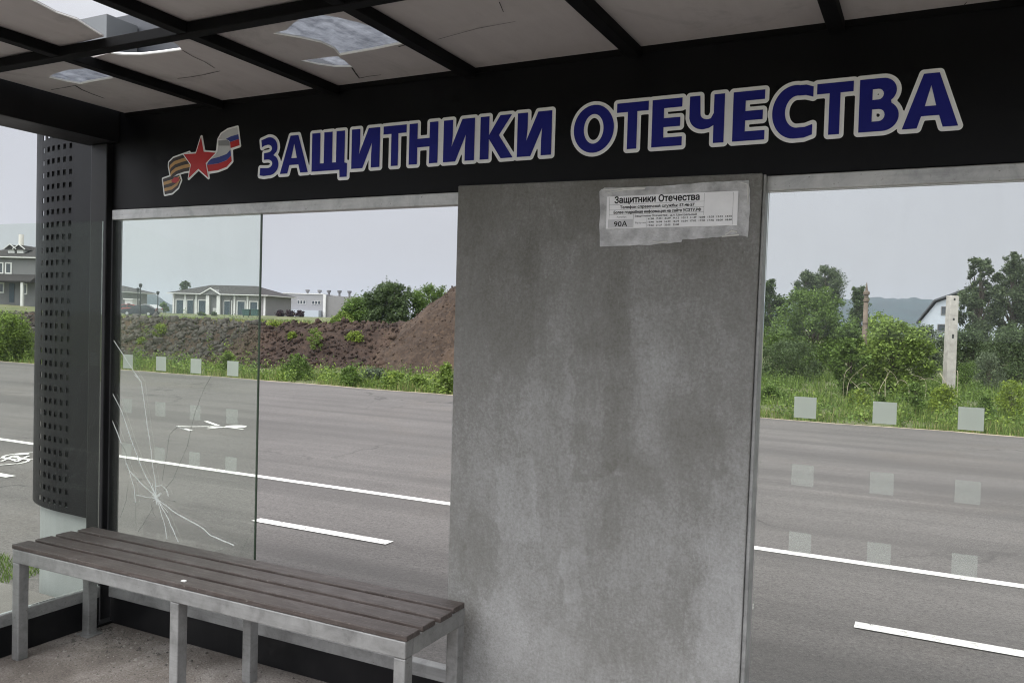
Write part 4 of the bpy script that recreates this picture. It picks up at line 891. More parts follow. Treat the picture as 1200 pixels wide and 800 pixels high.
px_plant('tree', 'dark tree partly cut by the right frame edge', 'tree', 1222, 39, 70, 305, 'tree', n=20000, leaf=0.13, low=0.5, nclump=60, trunk_h=1.6, trunk_r=0.1, shape='poplar')
px_plant('bush', 'dark bush at the foot of the tall trees', 'bush', 1135, 32, 84, 386, 'dark', n=12000, leaf=0.09, nclump=20, shape='mound', trunk_h=0.2, trunk_r=0.03)
px_plant('bush', 'dark bush under the ragged topped tree', 'bush', 1192, 31, 96, 384, 'dark', n=14000, leaf=0.09, nclump=20, shape='mound', trunk_h=0.2, trunk_r=0.03)
px_plant('willow_shrub', 'small silvery willow shrub right of the concrete post', 'shrub', 1160, 26, 44, 412, 'grey', n=4000, leaf=0.06, nclump=14, trunk_h=0.2, trunk_r=0.015)
px_plant('weed_clump', 'feathery weed clump beneath the silvery willow shrub', 'weeds', 1132, 23.5, 40, 424, 'mid', n=2500, leaf=0.05, nclump=12, shape='mound', trunk_h=0.15, trunk_r=0.008)
WG = 'weed clumps along the road edge'
for u, D, w, v, m, lab in ((1008, 17.6, 34, 456, 'yellow', 'yellow green weed clump behind the second bright frosted square of the right pane'), (1075, 16.6, 30, 446, 'mid', 'tall leafy dark green weed between two frosted squares'),
                           (1108, 17.0, 38, 452, 'yellow', 'yellow green weed clump at the foot of the concrete post'), (1187, 16.6, 46, 444, 'yellow', 'wide yellow green weed clump at the right frame edge'),
                           (906, 18.5, 30, 452, 'mid', 'dark weed clump beside the aluminium panel edge'), (1035, 16.4, 20, 462, 'mid', 'low green weed clump right of the yellow one'), (1158, 16.0, 24, 462, 'mid', 'low green weed clump right of the third bright frosted square')):
    px_plant('weed_clump', lab, 'weeds', u, D, w, v, m, n=2200, leaf=0.05, low=0.03, nclump=12, shape='mound', trunk_h=0.1, trunk_r=0.006, group=WG)
# left-hand side
px_plant('bush', 'fresh green bush seen through the left side glass', 'bush', 6, 26, 84, 366, 'bright', n=15000, leaf=0.075, nclump=28, trunk_h=0.2, trunk_r=0.02)
px_plant('bush', 'dark green bush nearest the grey hall on the grassy terrace', 'bush', 422, 40, 62, 349, 'mid', n=9000, leaf=0.12, nclump=22, trunk_h=0.3, trunk_r=0.03)
px_plant('bush', 'tallest dark green bush on the terrace behind the soil bank', 'bush', 458, 39, 76, 331, 'dark', n=13000, leaf=0.12, nclump=28, trunk_h=0.4, trunk_r=0.04)
px_plant('bush', 'bush with long shoots behind the soil heap', 'bush', 503, 40, 60, 333, 'mid', n=7500, leaf=0.11, nclump=24, trunk_h=0.4, trunk_r=0.04, spread=1.15)
px_plant('bush', 'low pale bush at the left foot of the terrace bushes', 'bush', 402, 39, 34, 366, 'bright', n=3500, leaf=0.1, nclump=12, shape='mound', trunk_h=0.2, trunk_r=0.02)
for u, D, w, v, m, lab in ((348, 21.6, 40, 414, 'mid', 'grey green weed clump at the foot of the clod bank'), (411, 20.0, 34, 428, 'mid', 'rounded weed clump at the road edge below the clod bank'), (462, 19.6, 32, 436, 'bright', 'bright low weed clump in the middle of the verge'),
                           (492, 19.3, 26, 440, 'bright', 'bright low weed clump below the heap slope'), (524, 18.4, 30, 424, 'bright', 'tall bright weed clump touching the cement panel edge'), (440, 21.5, 40, 432, 'grey', 'dusty pale weed clump deeper in the verge'), (268, 22.5, 26, 412, 'bright', 'weed clump behind the fourth bright frosted square')):
    px_plant('weed_clump', lab, 'weeds', u, D, w, v, m, n=2600, leaf=0.055, low=0.03, nclump=12, shape='mound', trunk_h=0.1, trunk_r=0.006, group=WG)
for u, v, w, hpx, m, lab in ((342, 397, 13, 9, 'yellow', 'small yellowish weed on the upper clod bank'), (369, 402, 24, 26, 'bright', 'green weed hanging down the middle of the clod bank'), (416, 398, 22, 12, 'yellow', 'pale yellow weed on the clod bank near the heap'),
                             (187, 392, 20, 18, 'yellow', 'yellow weed patch on the left part of the clod bank'), (322, 382, 26, 6, 'yellow', 'yellow flowering weed on the rim of the clod bank'), (165, 402, 12, 8, 'yellow', 'small yellow green weed low on the left bank')):
    best = None
    for D in np.arange(22, 36, 0.1):
        p_ = at(u, v+hpx*0.4, D)
        if p_[2] <= float(terrain(p_[0], p_[1])): best = (p_, D); break
    if best is None: best = (at(u, v, 31), 31)
    p_, D = best; plant('weed_clump', lab, 'weeds', gz_(p_), w*D/FL, hpx*1.1*D/FL, m, n=1100, leaf=0.06, low=0.02, nclump=9, shape='mound', trunk_h=0.1, trunk_r=0.006, group='weeds on the clod bank')
# dry arching stalks
def smooth_line(P, n):
    P = [np.array(p) for p in P]; P = [2*P[0]-P[1]]+P+[2*P[-1]-P[-2]]; out = []
    for a, b_, c, d in zip(P, P[1:], P[2:], P[3:]):
        for k in range(n):
            t = k/n; out.append(0.5*((2*b_)+(c-a)*t+(2*a-5*b_+4*c-d)*t*t+(3*b_-a-3*c+d)*t**3))
    return out+[P[-2]]
for i, (px, lab) in enumerate((([[(410, 380), (425, 320), (480, 270), (500, 255)], [(480, 385), (430, 330), (392, 300)], [(530, 385), (510, 345), (480, 335), (440, 360)], [(392, 400), (400, 300), (430, 262)]], 'dry pale stalks arching before the slim bush'),
                             ([[(555, 370), (590, 300), (575, 270), (620, 300), (640, 345)], [(685, 355), (650, 325), (625, 350)], [(580, 410), (582, 330), (600, 285)], [(760, 330), (700, 300), (685, 285)]], 'dry pale stalks arching before the bright green bush'),
                             ([[(905, 415), (860, 350), (825, 292)], [(840, 355), (790, 320), (730, 322)], [(860, 370), (840, 320), (822, 290)], [(905, 300), (895, 285), (880, 292)]], 'dry pale stalks leaning against the concrete post'))):
    D = 18.6; c0 = at(885+px[0][0][0]/3.81, 460, D); g0 = gz_(c0); t = thing('dry_stalks', lab, 'dry plant', tuple(g0), 0, 'dry stalks on the verge'); q = MB()
    for ln in px:
        P3 = [at(885+x/3.81, 360+y/3.81, D+random.uniform(-.25, .25))-g0 for x, y in ln]; P3 = [np.array([P3[0][0], P3[0][1], 0.0])]+P3
        P3 = smooth_line(P3, 7); q.tube(P3, list(np.linspace(0.006, 0.0025, len(P3))), 5)
    q.build('stalk', 'straw', t)
# grass
def blades(name, label, n, xf, yf, hlo, hhi, wd, m):
    X = xf(n); Y = yf(n, X); Z = terrain(X, Y); ok = RNG.random(n) < 1.0
    patch = np.array([noise.noise(Vector((x*0.6, y*0.9, 3.1))) for x, y in zip(X, Y)]); h = RNG.uniform(hlo, hhi, n)*(1+1.1*patch); keep_ = RNG.random(n) < np.clip(0.55+1.5*patch, 0.06, 1); X, Y, Z, h = X[keep_], Y[keep_], Z[keep_], np.clip(h[keep_], 0.03, None); n = len(X)
    a = RNG.uniform(0, 6.28, n); lean = RNG.uniform(0.05, 0.5, n)*h; la = RNG.uniform(0, 6.28, n); w = wd*RNG.uniform(0.6, 1.4, n)
    p0 = np.stack([X-np.cos(a)*w/2, Y-np.sin(a)*w/2, Z-0.02], 1); p1 = np.stack([X+np.cos(a)*w/2, Y+np.sin(a)*w/2, Z-0.02], 1)
    p2 = np.stack([X+np.cos(la)*lean, Y+np.sin(la)*lean, Z+h], 1); V = np.stack([p0, p1, p2], 1).reshape(-1, 3); i = np.arange(n)*3
    return tag(np_mesh(name, V, np.stack([i, i+1, i+2], 1), LEAF[m]), label, 'grass', kind='stuff')
edge = np.vectorize(road_edge)
blades('verge_grass', 'green grass along the far road edge', 60000, lambda n: RNG.uniform(-27, 8, n), lambda n, X: edge(X)+0.02+RNG.gamma(1.3, 1.6, n), 0.04, 0.2, 0.02, 'grass')
blades('verge_straw', 'dry yellowed grass mixed along the far road edge', 17000, lambda n: RNG.uniform(-27, 8, n), lambda n, X: edge(X)-0.03+RNG.gamma(1.0, 2.0, n), 0.04, 0.2, 0.016, 'dry')
blades('meadow_grass', 'meadow grass in front of the bushes', 34000, lambda n: RNG.uniform(-6, 10, n), lambda n, X: RNG.uniform(15.5, 30, n), 0.08, 0.28, 0.03, 'grass')
blades('terrace_grass', 'dry grass on the terrace above the soil bank', 34000, lambda n: -RNG.uniform(9, 62, n), lambda n, X: bank_y(X)+2.3+RNG.gamma(1.2, 5.0, n), 0.04, 0.17, 0.05, 'dry')
blades('terrace_green', 'greener grass deeper on the terrace', 40000, lambda n: -RNG.uniform(9, 95, n), lambda n, X: bank_y(X)+4+RNG.gamma(1.6, 12.0, n), 0.04, 0.16, 0.07, 'grass')
def leafy(name, label, nc, xf, yf, m, r0=0.16, h0=0.28, per=42):
    X = xf(nc); Y = yf(nc, X); C = []
    for x, y in zip(X, Y):
        r = r0*random.uniform(.5, 1.6); h = h0*random.uniform(.4, 1.5); k = int(per*random.uniform(.5, 1.5)); d = RNG.normal(0, 0.5, (k, 3)); z = np.abs(RNG.normal(.5, .3, k))
        C.append(np.stack([x+d[:, 0]*r*(1.2-z*.6), y+d[:, 1]*r*(1.2-z*.6), float(terrain(x, y))+z*h], 1))
    C = np.concatenate(C); V, F = leaf_quads(C, 0.065, 0.035, 0.8); return tag(np_mesh(name, V, F, LEAF[m]), label, 'weeds', kind='stuff')
leafy('verge_weeds', 'leafy green weeds low in the roadside verge', 420, lambda n: RNG.uniform(-25, 8, n), lambda n, X: edge(X)+0.15+RNG.gamma(1.4, 1.3, n), 'bright')
leafy('dark_verge_weeds', 'darker leafy weeds mixed through the roadside verge', 260, lambda n: RNG.uniform(-25, 8, n), lambda n, X: edge(X)+0.3+RNG.gamma(1.6, 1.5, n), 'mid', 0.2, 0.34)
leafy('flowering_weeds', 'yellow flowering weeds sprinkled over the verge', 70, lambda n: RNG.uniform(-25, 8, n), lambda n, X: edge(X)+0.3+RNG.gamma(1.6, 1.3, n), 'yellow', 0.16, 0.32)
leafy('meadow_weeds', 'leafy weeds on the meadow before the bushes', 300, lambda n: RNG.uniform(-6, 9, n), lambda n, X: RNG.uniform(17, 29, n), 'mid', 0.3, 0.45)
def strip_blades():
    X = RNG.uniform(-3.6, -1.30, 4500); Y = RNG.uniform(0.22, 0.60, 4500)
    keep = np.array([noise.noise(Vector((x*2.2, y*3, 7.7))) for x, y in zip(X, Y)]) > 0.0; X, Y = X[keep], Y[keep]; n = len(X); h = RNG.uniform(0.015, 0.06, n); a = RNG.uniform(0, 6.28, n); la = RNG.uniform(0, 6.28, n); w = 0.006
    p0 = np.stack([X-np.cos(a)*w/2, Y-np.sin(a)*w/2, np.full(n, -0.121)], 1); p1 = np.stack([X+np.cos(a)*w/2, Y+np.sin(a)*w/2, np.full(n, -0.121)], 1); p2 = np.stack([X+np.cos(la)*h*.5, Y+np.sin(la)*h*.5, -0.12+h], 1)
    i = np.arange(n)*3; return np_mesh('kerb_grass', np.stack([p0, p1, p2], 1).reshape(-1, 3), np.stack([i, i+1, i+2], 1), LEAF['grass'])
tag(strip_blades(), 'short grass tufts along the kerb left of the shelter', 'grass', kind='stuff')

# ------------------------------------------------------------------ soil bank and soil heap
def fbm(x, y, z, s, o=4): return sum(noise.noise(Vector((x*s*2**k, y*s*2**k, z+k*7.3)))/1.7**k for k in range(o))
us_ = np.arange(-34, -4.5, 0.085); vv = np.linspace(-0.35, 3.0, 44); V = []
for v in vv:
    for X in us_:
        Y = bank_y(X)+v; edgef = min(1, (v+0.35)/0.3, (3.0-v)/0.35)
        V.append((X, Y, float(terrain(X, Y))+(-0.06+edgef*(0.16+0.085*fbm(X, Y, 0, 1.6)+0.05*fbm(X, Y, 5, 6.0, 2)))))
V = np.array(V); nx = len(us_); i = (np.arange(len(vv)-1)[:, None]*nx+np.arange(nx-1)[None]).ravel(); F = np.stack([i, i+1, i+1+nx, i+nx], 1)
bank = np_mesh('soil_bank', V, F, 'soil'); tag(bank, kind='structure')
def clods(P, r, name, m, label):
    ico = np.array([(0, 0, 1), (.9, 0, .2), (-.4, .85, .1), (-.5, -.8, .15), (.2, .3, -.8), (.1, -.5, -.6)]); fc = np.array([(0, 1, 2), (0, 2, 3), (0, 3, 1), (1, 4, 2), (1, 5, 4), (3, 5, 1), (2, 4, 3), (3, 4, 5)])
    n = len(P); R_ = RNG.normal(size=(n, 3, 3)); R_ = np.linalg.qr(R_)[0]; V = P[:, None]+np.einsum('nij,kj->nki', R_, ico)*(r[:, None, None]); i = np.arange(n)[:, None, None]*6+fc[None]
    return tag(np_mesh(name, V.reshape(-1, 3), i.reshape(-1, 3), m), label, 'soil clods', kind='stuff')
n = 9000; k = RNG.integers(0, len(V), n); P = V[k]+RNG.normal(0, 0.02, (n, 3)); kk = (P[:, 0] > -17.5) 
clods(P[kk], RNG.gamma(2.0, 0.022, kk.sum())+0.015, 'clay_clods', 'soil', 'dark brown clay clods covering the bank')
kk = ~kk; clods(P[kk], RNG.gamma(2.0, 0.03, kk.sum())+0.02, 'stone_rubble', 'rock', 'grey stone rubble on the left part of the bank')
HC = np.array([-10.1, 23.1]); HR, HH = 5.1, 4.1
def heap_z(r, a):
    x, y = HC[0]+r*math.cos(a), HC[1]+r*math.sin(a); f = max(0, 1-r/(HR*(1+0.10*math.sin(2*a+1)+0.05*math.sin(5*a))))
    return HH*(f**1.08)*(1-0.12*max(0, f-0.75)*4)+0.16*fbm(x, y, 2, 0.9)*min(1, f*5)+0.05*fbm(x, y, 9, 5, 2)*min(1, f*8)
V = [(0, 0, heap_z(0.0, 0))]; NR, NA = 80, 200
for ir in range(1, NR+1):
    for ia in range(NA):
        r = HR*1.12*ir/NR; a = 2*math.pi*ia/NA; x, y = HC[0]+r*math.cos(a), HC[1]+r*math.sin(a)
        V.append((r*math.cos(a), r*math.sin(a), heap_z(r, a)+0.25*min(1, max(0, float(terrain(x, y)))/1.2)*(1 if r > HR*0.7 else 1)-0.04))
q = MB(); F = [(0, 1+ia, 1+(ia+1) % NA) for ia in range(NA)]
F += [(1+(ir-1)*NA+ia, 1+ir*NA+ia, 1+ir*NA+(ia+1) % NA, 1+(ir-1)*NA+(ia+1) % NA) for ir in range(1, NR) for ia in range(NA)]
q.add(V, F); o = q.build('soil_heap', 'heap'); o.location = (HC[0], HC[1], -0.14); tag(o, 'tall cone of brown dug soil behind the verge beside the cement panel', 'soil heap')
HV = np.array(V)+np.array([HC[0], HC[1], -0.14]); k = RNG.integers(0, len(HV), 7000); clods(HV[k]+RNG.normal(0, .02, (7000, 3)), RNG.gamma(1.5, 0.012, 7000)+0.008, 'heap_clods', 'heap', 'loose brown clods scattered over the tall soil heap')
p_ = at(526, 354.5, 23.0)
q = MB(); q.tube([(0, 0, -0.1), (0.02, 0, 0.06), (0.0, 0.02, 0.13)], [0.09, 0.11, 0.04], 7)
# ------------------------------------------------------------------ posts on the right
t = place(1114, 22.0); cp = thing('concrete_post', 'square pale concrete post standing in the weeds', 'post', tuple(t), YAW)
hgt = top_h(t, 347, 1117, 22.0); q = MB(); q.prism([(-0.125, -0.3), (0.125, -0.3), (0.112, hgt), (-0.112, hgt+0.01)], 'y', -0.12, 0.12); s_ = q.build('shaft', 'post', cp, bevel=0.012)
q = MB()
for z in (hgt-0.09, hgt-0.62, hgt-1.05, hgt-1.10): q.box((-0.03, -0.1215, z-0.035), (0.02, -0.11, z+0.03))
q.build('socket', 'hole', s_)
t = place(1013, 26.0); hp = top_h(t, 331, 1013, 26.0); pp_ = thing('rusty_pole', 'rusty brown pole with ringed pointed cap between bushes', 'pole', tuple(t))
q = MB(); q.tube([(0, 0, -0.3), (0, 0, hp-0.62)], [0.095, 0.07], 12); q.build('shaft', 'rust', pp_, smooth=True)
q = MB()
for z, r in ((hp-0.62, .105), (hp-0.60, .135), (hp-0.55, .135), (hp-0.53, .11)): pass
q.tube([(0, 0, hp-0.619), (0, 0, hp-0.60), (0, 0, hp-0.54), (0, 0, hp-0.52), (0, 0, hp-0.40), (0, 0, hp-0.38), (0, 0, hp-0.30), (0, 0, hp-0.26), (0, 0, hp-0.16), (0, 0, hp)], [.062, .095, .095, .062, .062, .10, .10, .045, .03, .01], 12)
q.build('cap', 'rust', pp_, smooth=False)
q = MB(); q.tube([(0, 0, hp-1.3), (0, 0, hp-1.26)], 0.09, 12); q.build('ring', 'rust', pp_)

# ------------------------------------------------------------------ buildings
class Bld:
    """A building built in its own frame: x along the front, y to the back."""
    def __init__(s, name, label, u, v, D, turn, cat='house'):
        p = at(u, v, D); s.o = thing(name, label, cat, tuple(p), YAW+turn); s.sc = D/FL
    def box(s, name, a, c, m, parent=None, bevel=0.0):
        q = MB(); q.box(a, c); return q.build(name, m, parent or s.o, bevel=bevel)
    def win(s, x0, x1, z0, z1, y=0.0, m='winglass', fr='trim', w=0.14, name='window'):
        q = MB()
        for a, c in (((x0-w, y-0.08, z0-w), (x0, y+0.05, z1+w)), ((x1, y-0.08, z0-w), (x1+w, y+0.05, z1+w)), ((x0, y-0.08, z1), (x1, y+0.05, z1+w)), ((x0, y-0.08, z0-w), (x1, y+0.05, z0))): q.box(a, c)
        f = q.build(name, fr, s.o); q = MB(); q.box((x0, y-0.02, z0), (x1, y+0.03, z1)); q.build('pane' if name == 'window' else 'leaf', m, f); return f
    def hip(s, name, x0, x1, y0, y1, z, h, over=0.4, m='roof', inset=None, parent=None):
        x0 -= over; x1 += over; y0 -= over; y1 += over; d = (y1-y0)/2; ins = inset if inset is not None else d
        q = MB(); q.add([(x0, y0, z), (x1, y0, z), (x1, y1, z), (x0, y1, z), (x0+ins, y0+d, z+h), (x1-ins, y0+d, z+h)], [(0, 1, 5, 4), (1, 2, 5), (2, 3, 4, 5), (3, 0, 4), (0, 3, 2, 1)])
        q.box((x0, y0, z-0.13), (x1, y1, z-0.001), 1); return q.build(name, [m, 'trim'], parent or s.o)
B = Bld('long_house', 'long single storey grey house with teal doors and a hipped roof', 203, 368.5, 131, -rad(9))
k = B.sc; Wd = 114*k*1.01; He = 24.5*k; Dp = 9.0
B.box('wall', (0, 0, -0.8), (Wd, Dp, He), 'wallgrey')
r_ = B.hip('roof', 0, Wd, 0, Dp, He+0.12, 11.5*k, 0.75, inset=4.6)
fx = lambda u: (u-203)*k*1.01
for u in (211.4, 225, 239.4, 271, 287.5, 303): B.win(fx(u)-0.60, fx(u)+0.60, -0.1, 2.35, 0.0, 'teal', 'trim', 0.15, 'door')
for u in (203.6, 218.2, 232, 279.5, 295.5, 316.2): B.box('pilaster', (fx(u)-0.14, -0.16, -0.5), (fx(u)+0.14, 0.02, He-0.12), 'trim')
B.box('porch_back', (fx(250), -0.05, 0), (fx(260.5), -0.005, He-0.2), 'walldark')
for u in (247.8, 261.2): B.box('porch_column', (fx(u)-0.28, -0.55, -0.5), (fx(u)+0.28, -0.17, He-0.12), 'trim')
q = MB(); zc = He-0.05; x0, x1 = fx(240.5), fx(264.5); q.prism([(x0, zc), (x1, zc), ((x0+x1)/2, zc+6.8*k)], 'y', -0.75, 2.5); g_ = q.build('porch_gable', 'walldark', r_)
q = MB()
for a, c in (((x0-.1, zc-.05), ((x0+x1)/2, zc+6.9*k)), ((x1+.1, zc-.05), ((x0+x1)/2, zc+6.9*k))): q.prism([a, (a[0], a[1]+.17), (c[0], c[1]+.17), c], 'y', -0.95, -0.752)
q.build('gable_trim', 'trim', r_)
q = MB()
for i in range(7): q.box((fx(254.5)+i*0.16, -0.4, 0.05), (fx(254.5)+i*0.16+0.07, -0.34, 1.1))
q.box((fx(254.3), -0.41, 1.1), (fx(260), -0.33, 1.2)); q.build('porch_railing', 'trim', B.o)
for u in (229, 265.5, 274.5): B.box('downpipe', (fx(u)-0.05, -0.2, 0.2), (fx(u)+0.05, -0.09, He-0.25), 'walldark')
# grey hall with roof vents
B = Bld('industrial_hall', 'pale grey clad hall with five roof vents behind the long house', 348, 371.5, 172, -rad(3), 'hall')
k = B.sc; fx = lambda u: (u-348)*k; Ht = 27*k
B.box('wall', (-3.0, 0, -1.2), (fx(380), 14, Ht), 'wallpanel'); B.box('side_wall', (fx(380)+0.01, 0.3, -1.2), (fx(418), 13, Ht-0.25), 'wallgrey')
B.box('corner_pilaster', (fx(379), -0.2, -1.2), (fx(382), 0.28, Ht+0.1), 'trim'); B.box('roof_edge', (-3.1, -0.12, Ht+0.01), (fx(378.8), 13.9, Ht+0.2), 'trim')
for u, v in ((354.5, 0), (369, 0), (380.2, 0), (393, 0.3), (405, .3)):
    x = fx(u); q = MB(); q.tube([(x, 3, Ht-0.3), (x, 3, Ht+0.55), (x, 3, Ht+0.6), (x, 3, Ht+1.05), (x, 3, Ht+1.1)], [.22, .22, .38, .5, .2], 10); q.build('roof_vent', 'walldark', B.o)
for u in (349.5, 353, 356.5, 367, 370.5, 374): B.win(fx(u)-0.22, fx(u)+0.22, Ht-2.0, Ht-1.35, 0.0, 'winglass', 'trim', 0.06)
B.box('lean_to', (-1.5, -2.0, -1.2), (fx(377), -0.02, 1.5), 'wallblue')
# two storey house seen through the side glass
B = Bld('two_storey_house', 'two storey dark grey house with small dormers at the left frame edge', -30, 351, 106, -rad(4))
k = B.sc; fx = lambda u: (u+30)*k; fz = lambda v: (355-v)*k
B.box('wall', (0, 0, -1.5), (fx(46), 9, fz(305)), 'walldark')
r_ = B.hip('roof', 0, fx(46), 0, 9, fz(304), 15.5*k, 0.5, inset=3.5)
q = MB(); q.add([(-.3, -1.6, fz(332)), (fx(46)+.3, -1.6, fz(332)), (fx(46)+.3, -0.005, fz(324)), (-.3, -0.005, fz(324)), (-.3, -1.6, fz(333.5)), (fx(46)+.3, -1.6, fz(333.5)), (fx(46)+.3, -0.005, fz(333.5)), (-.3, -0.005, fz(333.5))], [(0, 1, 2, 3), (4, 7, 6, 5), (0, 4, 5, 1), (1, 5, 6, 2), (2, 6, 7, 3), (3, 7, 4, 0)]); q.build('porch_roof', 'roof', B.o)
for u in (-14, 1.5, 11.7): B.win(fx(u)-0.3, fx(u)+0.3, fz(322.5), fz(312), 0, 'winglass', 'trim', 0.16)
B.win(fx(2.2)-0.35, fx(2.2)+0.35, fz(345), fz(335.5), 0, 'winglass', 'trim', 0.16); B.win(fx(31)-0.3, fx(31)+0.3, fz(346), fz(336), 0, 'winglass', 'trim', 0.16)
for u in (-20, 8, 37.5): B.box('porch_column', (fx(u)-0.15, -1.5, -1.5), (fx(u)+0.15, -1.2, fz(333.6)), 'trim')
B.box('door', (fx(13), -0.06, -0.2), (fx(19), -0.003, fz(335)), 'teal')
for u in (6.5, 17.5):
    q = MB(); q.box((fx(u)-.45, 1.2, fz(299)), (fx(u)+.45, 3.5, fz(293.5))); d_ = q.build('dormer', 'trim', r_)
    q = MB(); q.prism([(fx(u)-.8, fz(294.5)), (fx(u)+.8, fz(294.5)), (fx(u), fz(289))], 'y', 1.0, 3.6); q.build('dormer_roof', 'roof', d_); q = MB()
    for sgn in (-1, 1): q.prism([(fx(u)+sgn*.85, fz(294.7)), (fx(u)+sgn*.85, fz(293.6)), (fx(u), fz(288)), (fx(u), fz(289.1))], 'y', 0.9, 0.999)
    q.build('dormer_trim', 'trim', d_)
    
# house half behind the post
B = Bld('grey_house', 'small grey house with overhanging eaves mostly hidden by the shelter post', 84, 368, 138, -rad(8)); k = B.sc
B.box('wall', (0, 0, -1), (59*k, 8, 27*k), 'wallgrey'); B.hip('roof', 0, 59*k, 0, 8, 27*k+.15, 7.5*k, 1.3, inset=3); B.box('corner_trim', (59*k+.002, -.05, -.5), (59*k+.2, .2, 27*k-.1), 'trim')
B = Bld('shed', 'small white shed beside the parked cars', 146, 366, 128, 0, 'shed'); k = B.sc
B.box('wall', (0, 0, -.6), (9*k, 2, 15*k), 'trim'); B.box('roof', (-.15, -.2, 15*k+.001), (9*k+.15, 2.2, 16.5*k), 'trim'); B.win(3*k, 7*k, 5*k, 11*k, 0, 'winglass', 'trim', .08)
# gambrel house
B = Bld('gambrel_house', 'pale blue gable house with a gambrel roof behind the concrete post', 1077, 417, 75, -rad(33)); k = B.sc; fz = lambda v: (417-v)*k; W2 = 88*k/0.86
prof_ = [(0, -1), (W2, -1), (W2, fz(377)), (W2-16*k, fz(354.5)), (W2/2, fz(340)), (16*k, fz(354.5)), (0, fz(377))]
q = MB(); q.prism(prof_, 'y', 0, 8); q.build('wall', 'wallblue', B.o)
q = MB(); rl = [(-4*k, fz(379)), (14*k, fz(353)), (W2/2, fz(338)), (W2-14*k, fz(353)), (W2+4*k, fz(379))]; up_ = [(x, z+.16) for x, z in rl]
for i in range(4): q.prism([rl[i], rl[i+1], up_[i+1], up_[i]], 'y', -0.35, 8.3)
q.build('roof', 'roofblue', B.o)
B.win(22*k, 31*k, fz(367.5), fz(359.5), 0, 'winglass', 'walldark', .07); B.win(19*k, 28*k, fz(387), fz(380), 0, 'winglass', 'walldark', .07); B.win(50*k, 60*k, fz(367.5), fz(359.5), 0, 'winglass', 'walldark', .07)
# far chimney
p_ = at(24, 356, 260); q = MB(); h_ = (356-275)*260/FL; q.tube([(0, 0, -3), (0, 0, h_)], [1.0, 0.7], 14); o = q.build('chimney_stack', 'post', smooth=True); o.location = tuple(p_); tag(o, 'pale distant chimney stack rising behind the two storey house', 'chimney')

# ------------------------------------------------------------------ cars
def car(label, u, v, D, turn, paint, L=4.2, hatch=True):
    p_ = at(u, v, D); t = thing('parked_car', label, 'car', tuple(p_), YAW+turn, 'cars parked before the houses'); hw = 0.84
    body = [(0, .32), (0, .72), (.25, .86), (1.05, .93), (1.75, 1.40), (2.2, 1.46), (3.2, 1.44), (4.0 if hatch else 3.6, 1.02), (4.2, .95), (4.22, .4), (4.1, .28), (.1, .28)]
    body = [(x*L/4.2-L/2, z) for x, z in body]; q = MB(); q.prism(body, 'y', -hw, hw); b_ = q.build('body', paint, t, bevel=0.06)
    for s in (-1, 1):
        q = MB(); q.prism([((x)*L/4.2-L/2, z) for x, z in ((1.32, .95), (1.85, 1.34), (2.35, 1.38), (2.35, .95))], 'y', s*(hw+.004), s*(hw-.02)); q.prism([((x)*L/4.2-L/2, z) for x, z in ((2.43, .95), (2.43, 1.38), (3.1, 1.36), (3.55, 1.0))], 'y', s*(hw+.004), s*(hw-.02)); q.build('side_window', 'winglass', t)
        q = MB(); q.box((-L/2-.02, s*.5-.18, .62), (-L/2+.05, s*.5+.18, .76)); q.build('headlight', 'trim', t)
        q = MB(); q.box((L/2-.03, s*.62-.14, .72), (L/2+.025, s*.62+.14, .92)); q.build('tail_light', 'carred', t)
        for x in (-L/2+.78, L/2-.8):
            q = MB(); q.tube([(x, s*(hw-.2), .31), (x, s*(hw+.02), .31)], .31, 16); w_ = q.build('wheel', 'tyre', t); q = MB(); q.tube([(x, s*(hw+.021), .31), (x, s*(hw+.035), .31)], .19, 12); q.build('rim', 'carsilver', w_)
    q = MB(); zs_ = [((1.12)*L/4.2-L/2, .97), ((1.72)*L/4.2-L/2, 1.385)]; q.add([(zs_[0][0]-.01, -.7, zs_[0][1]+.01), (zs_[0][0]-.01, .7, zs_[0][1]+.01), (zs_[1][0]-.01, .62, zs_[1][1]+.02), (zs_[1][0]-.01, -.62, zs_[1][1]+.02)], [(0, 1, 2, 3)]); q.build('windscreen', 'winglass', t)
    return t
car('dark blue hatchback parked nearest on the terrace', 163, 370, 110, rad(14), 'carblue')
car('silver car parked behind the dark blue hatchback', 172, 368, 122, rad(-12), 'carsilver')
car('red car parked left of the dark hatchback', 147, 367.5, 124, rad(20), 'carred')
car('white car at the left end beside the red car', 131, 367.5, 128, rad(14), 'carwhite')
# lamp posts
lp = None
for u, v0, D, lab in ((161.3, 337, 112, 'shorter black street lamp of the close pair by the cars'), (164.2, 332, 104, 'taller black street lamp of the close pair by the cars'), (184.7, 341, 118, 'black street lamp standing alone near the long house')):
    b_ = at(u, 368, D); h_ = (368-v0)*D/FL; t = thing('street_lamp', lab, 'street lamp', tuple(b_), 0, 'black street lamps on the terrace')
    q = MB(); q.tube([(0, 0, -.5), (0, 0, .5), (0, 0, h_-.55)], [.11, .08, .06], 8); q.build('pole', 'black', t); q = MB(); q.tube([(0, 0, h_-.549), (0, 0, h_-.45), (0, 0, h_-.12), (0, 0, h_)], [.1, .17, .25, .05], 8); q.build('lantern', 'black', t)
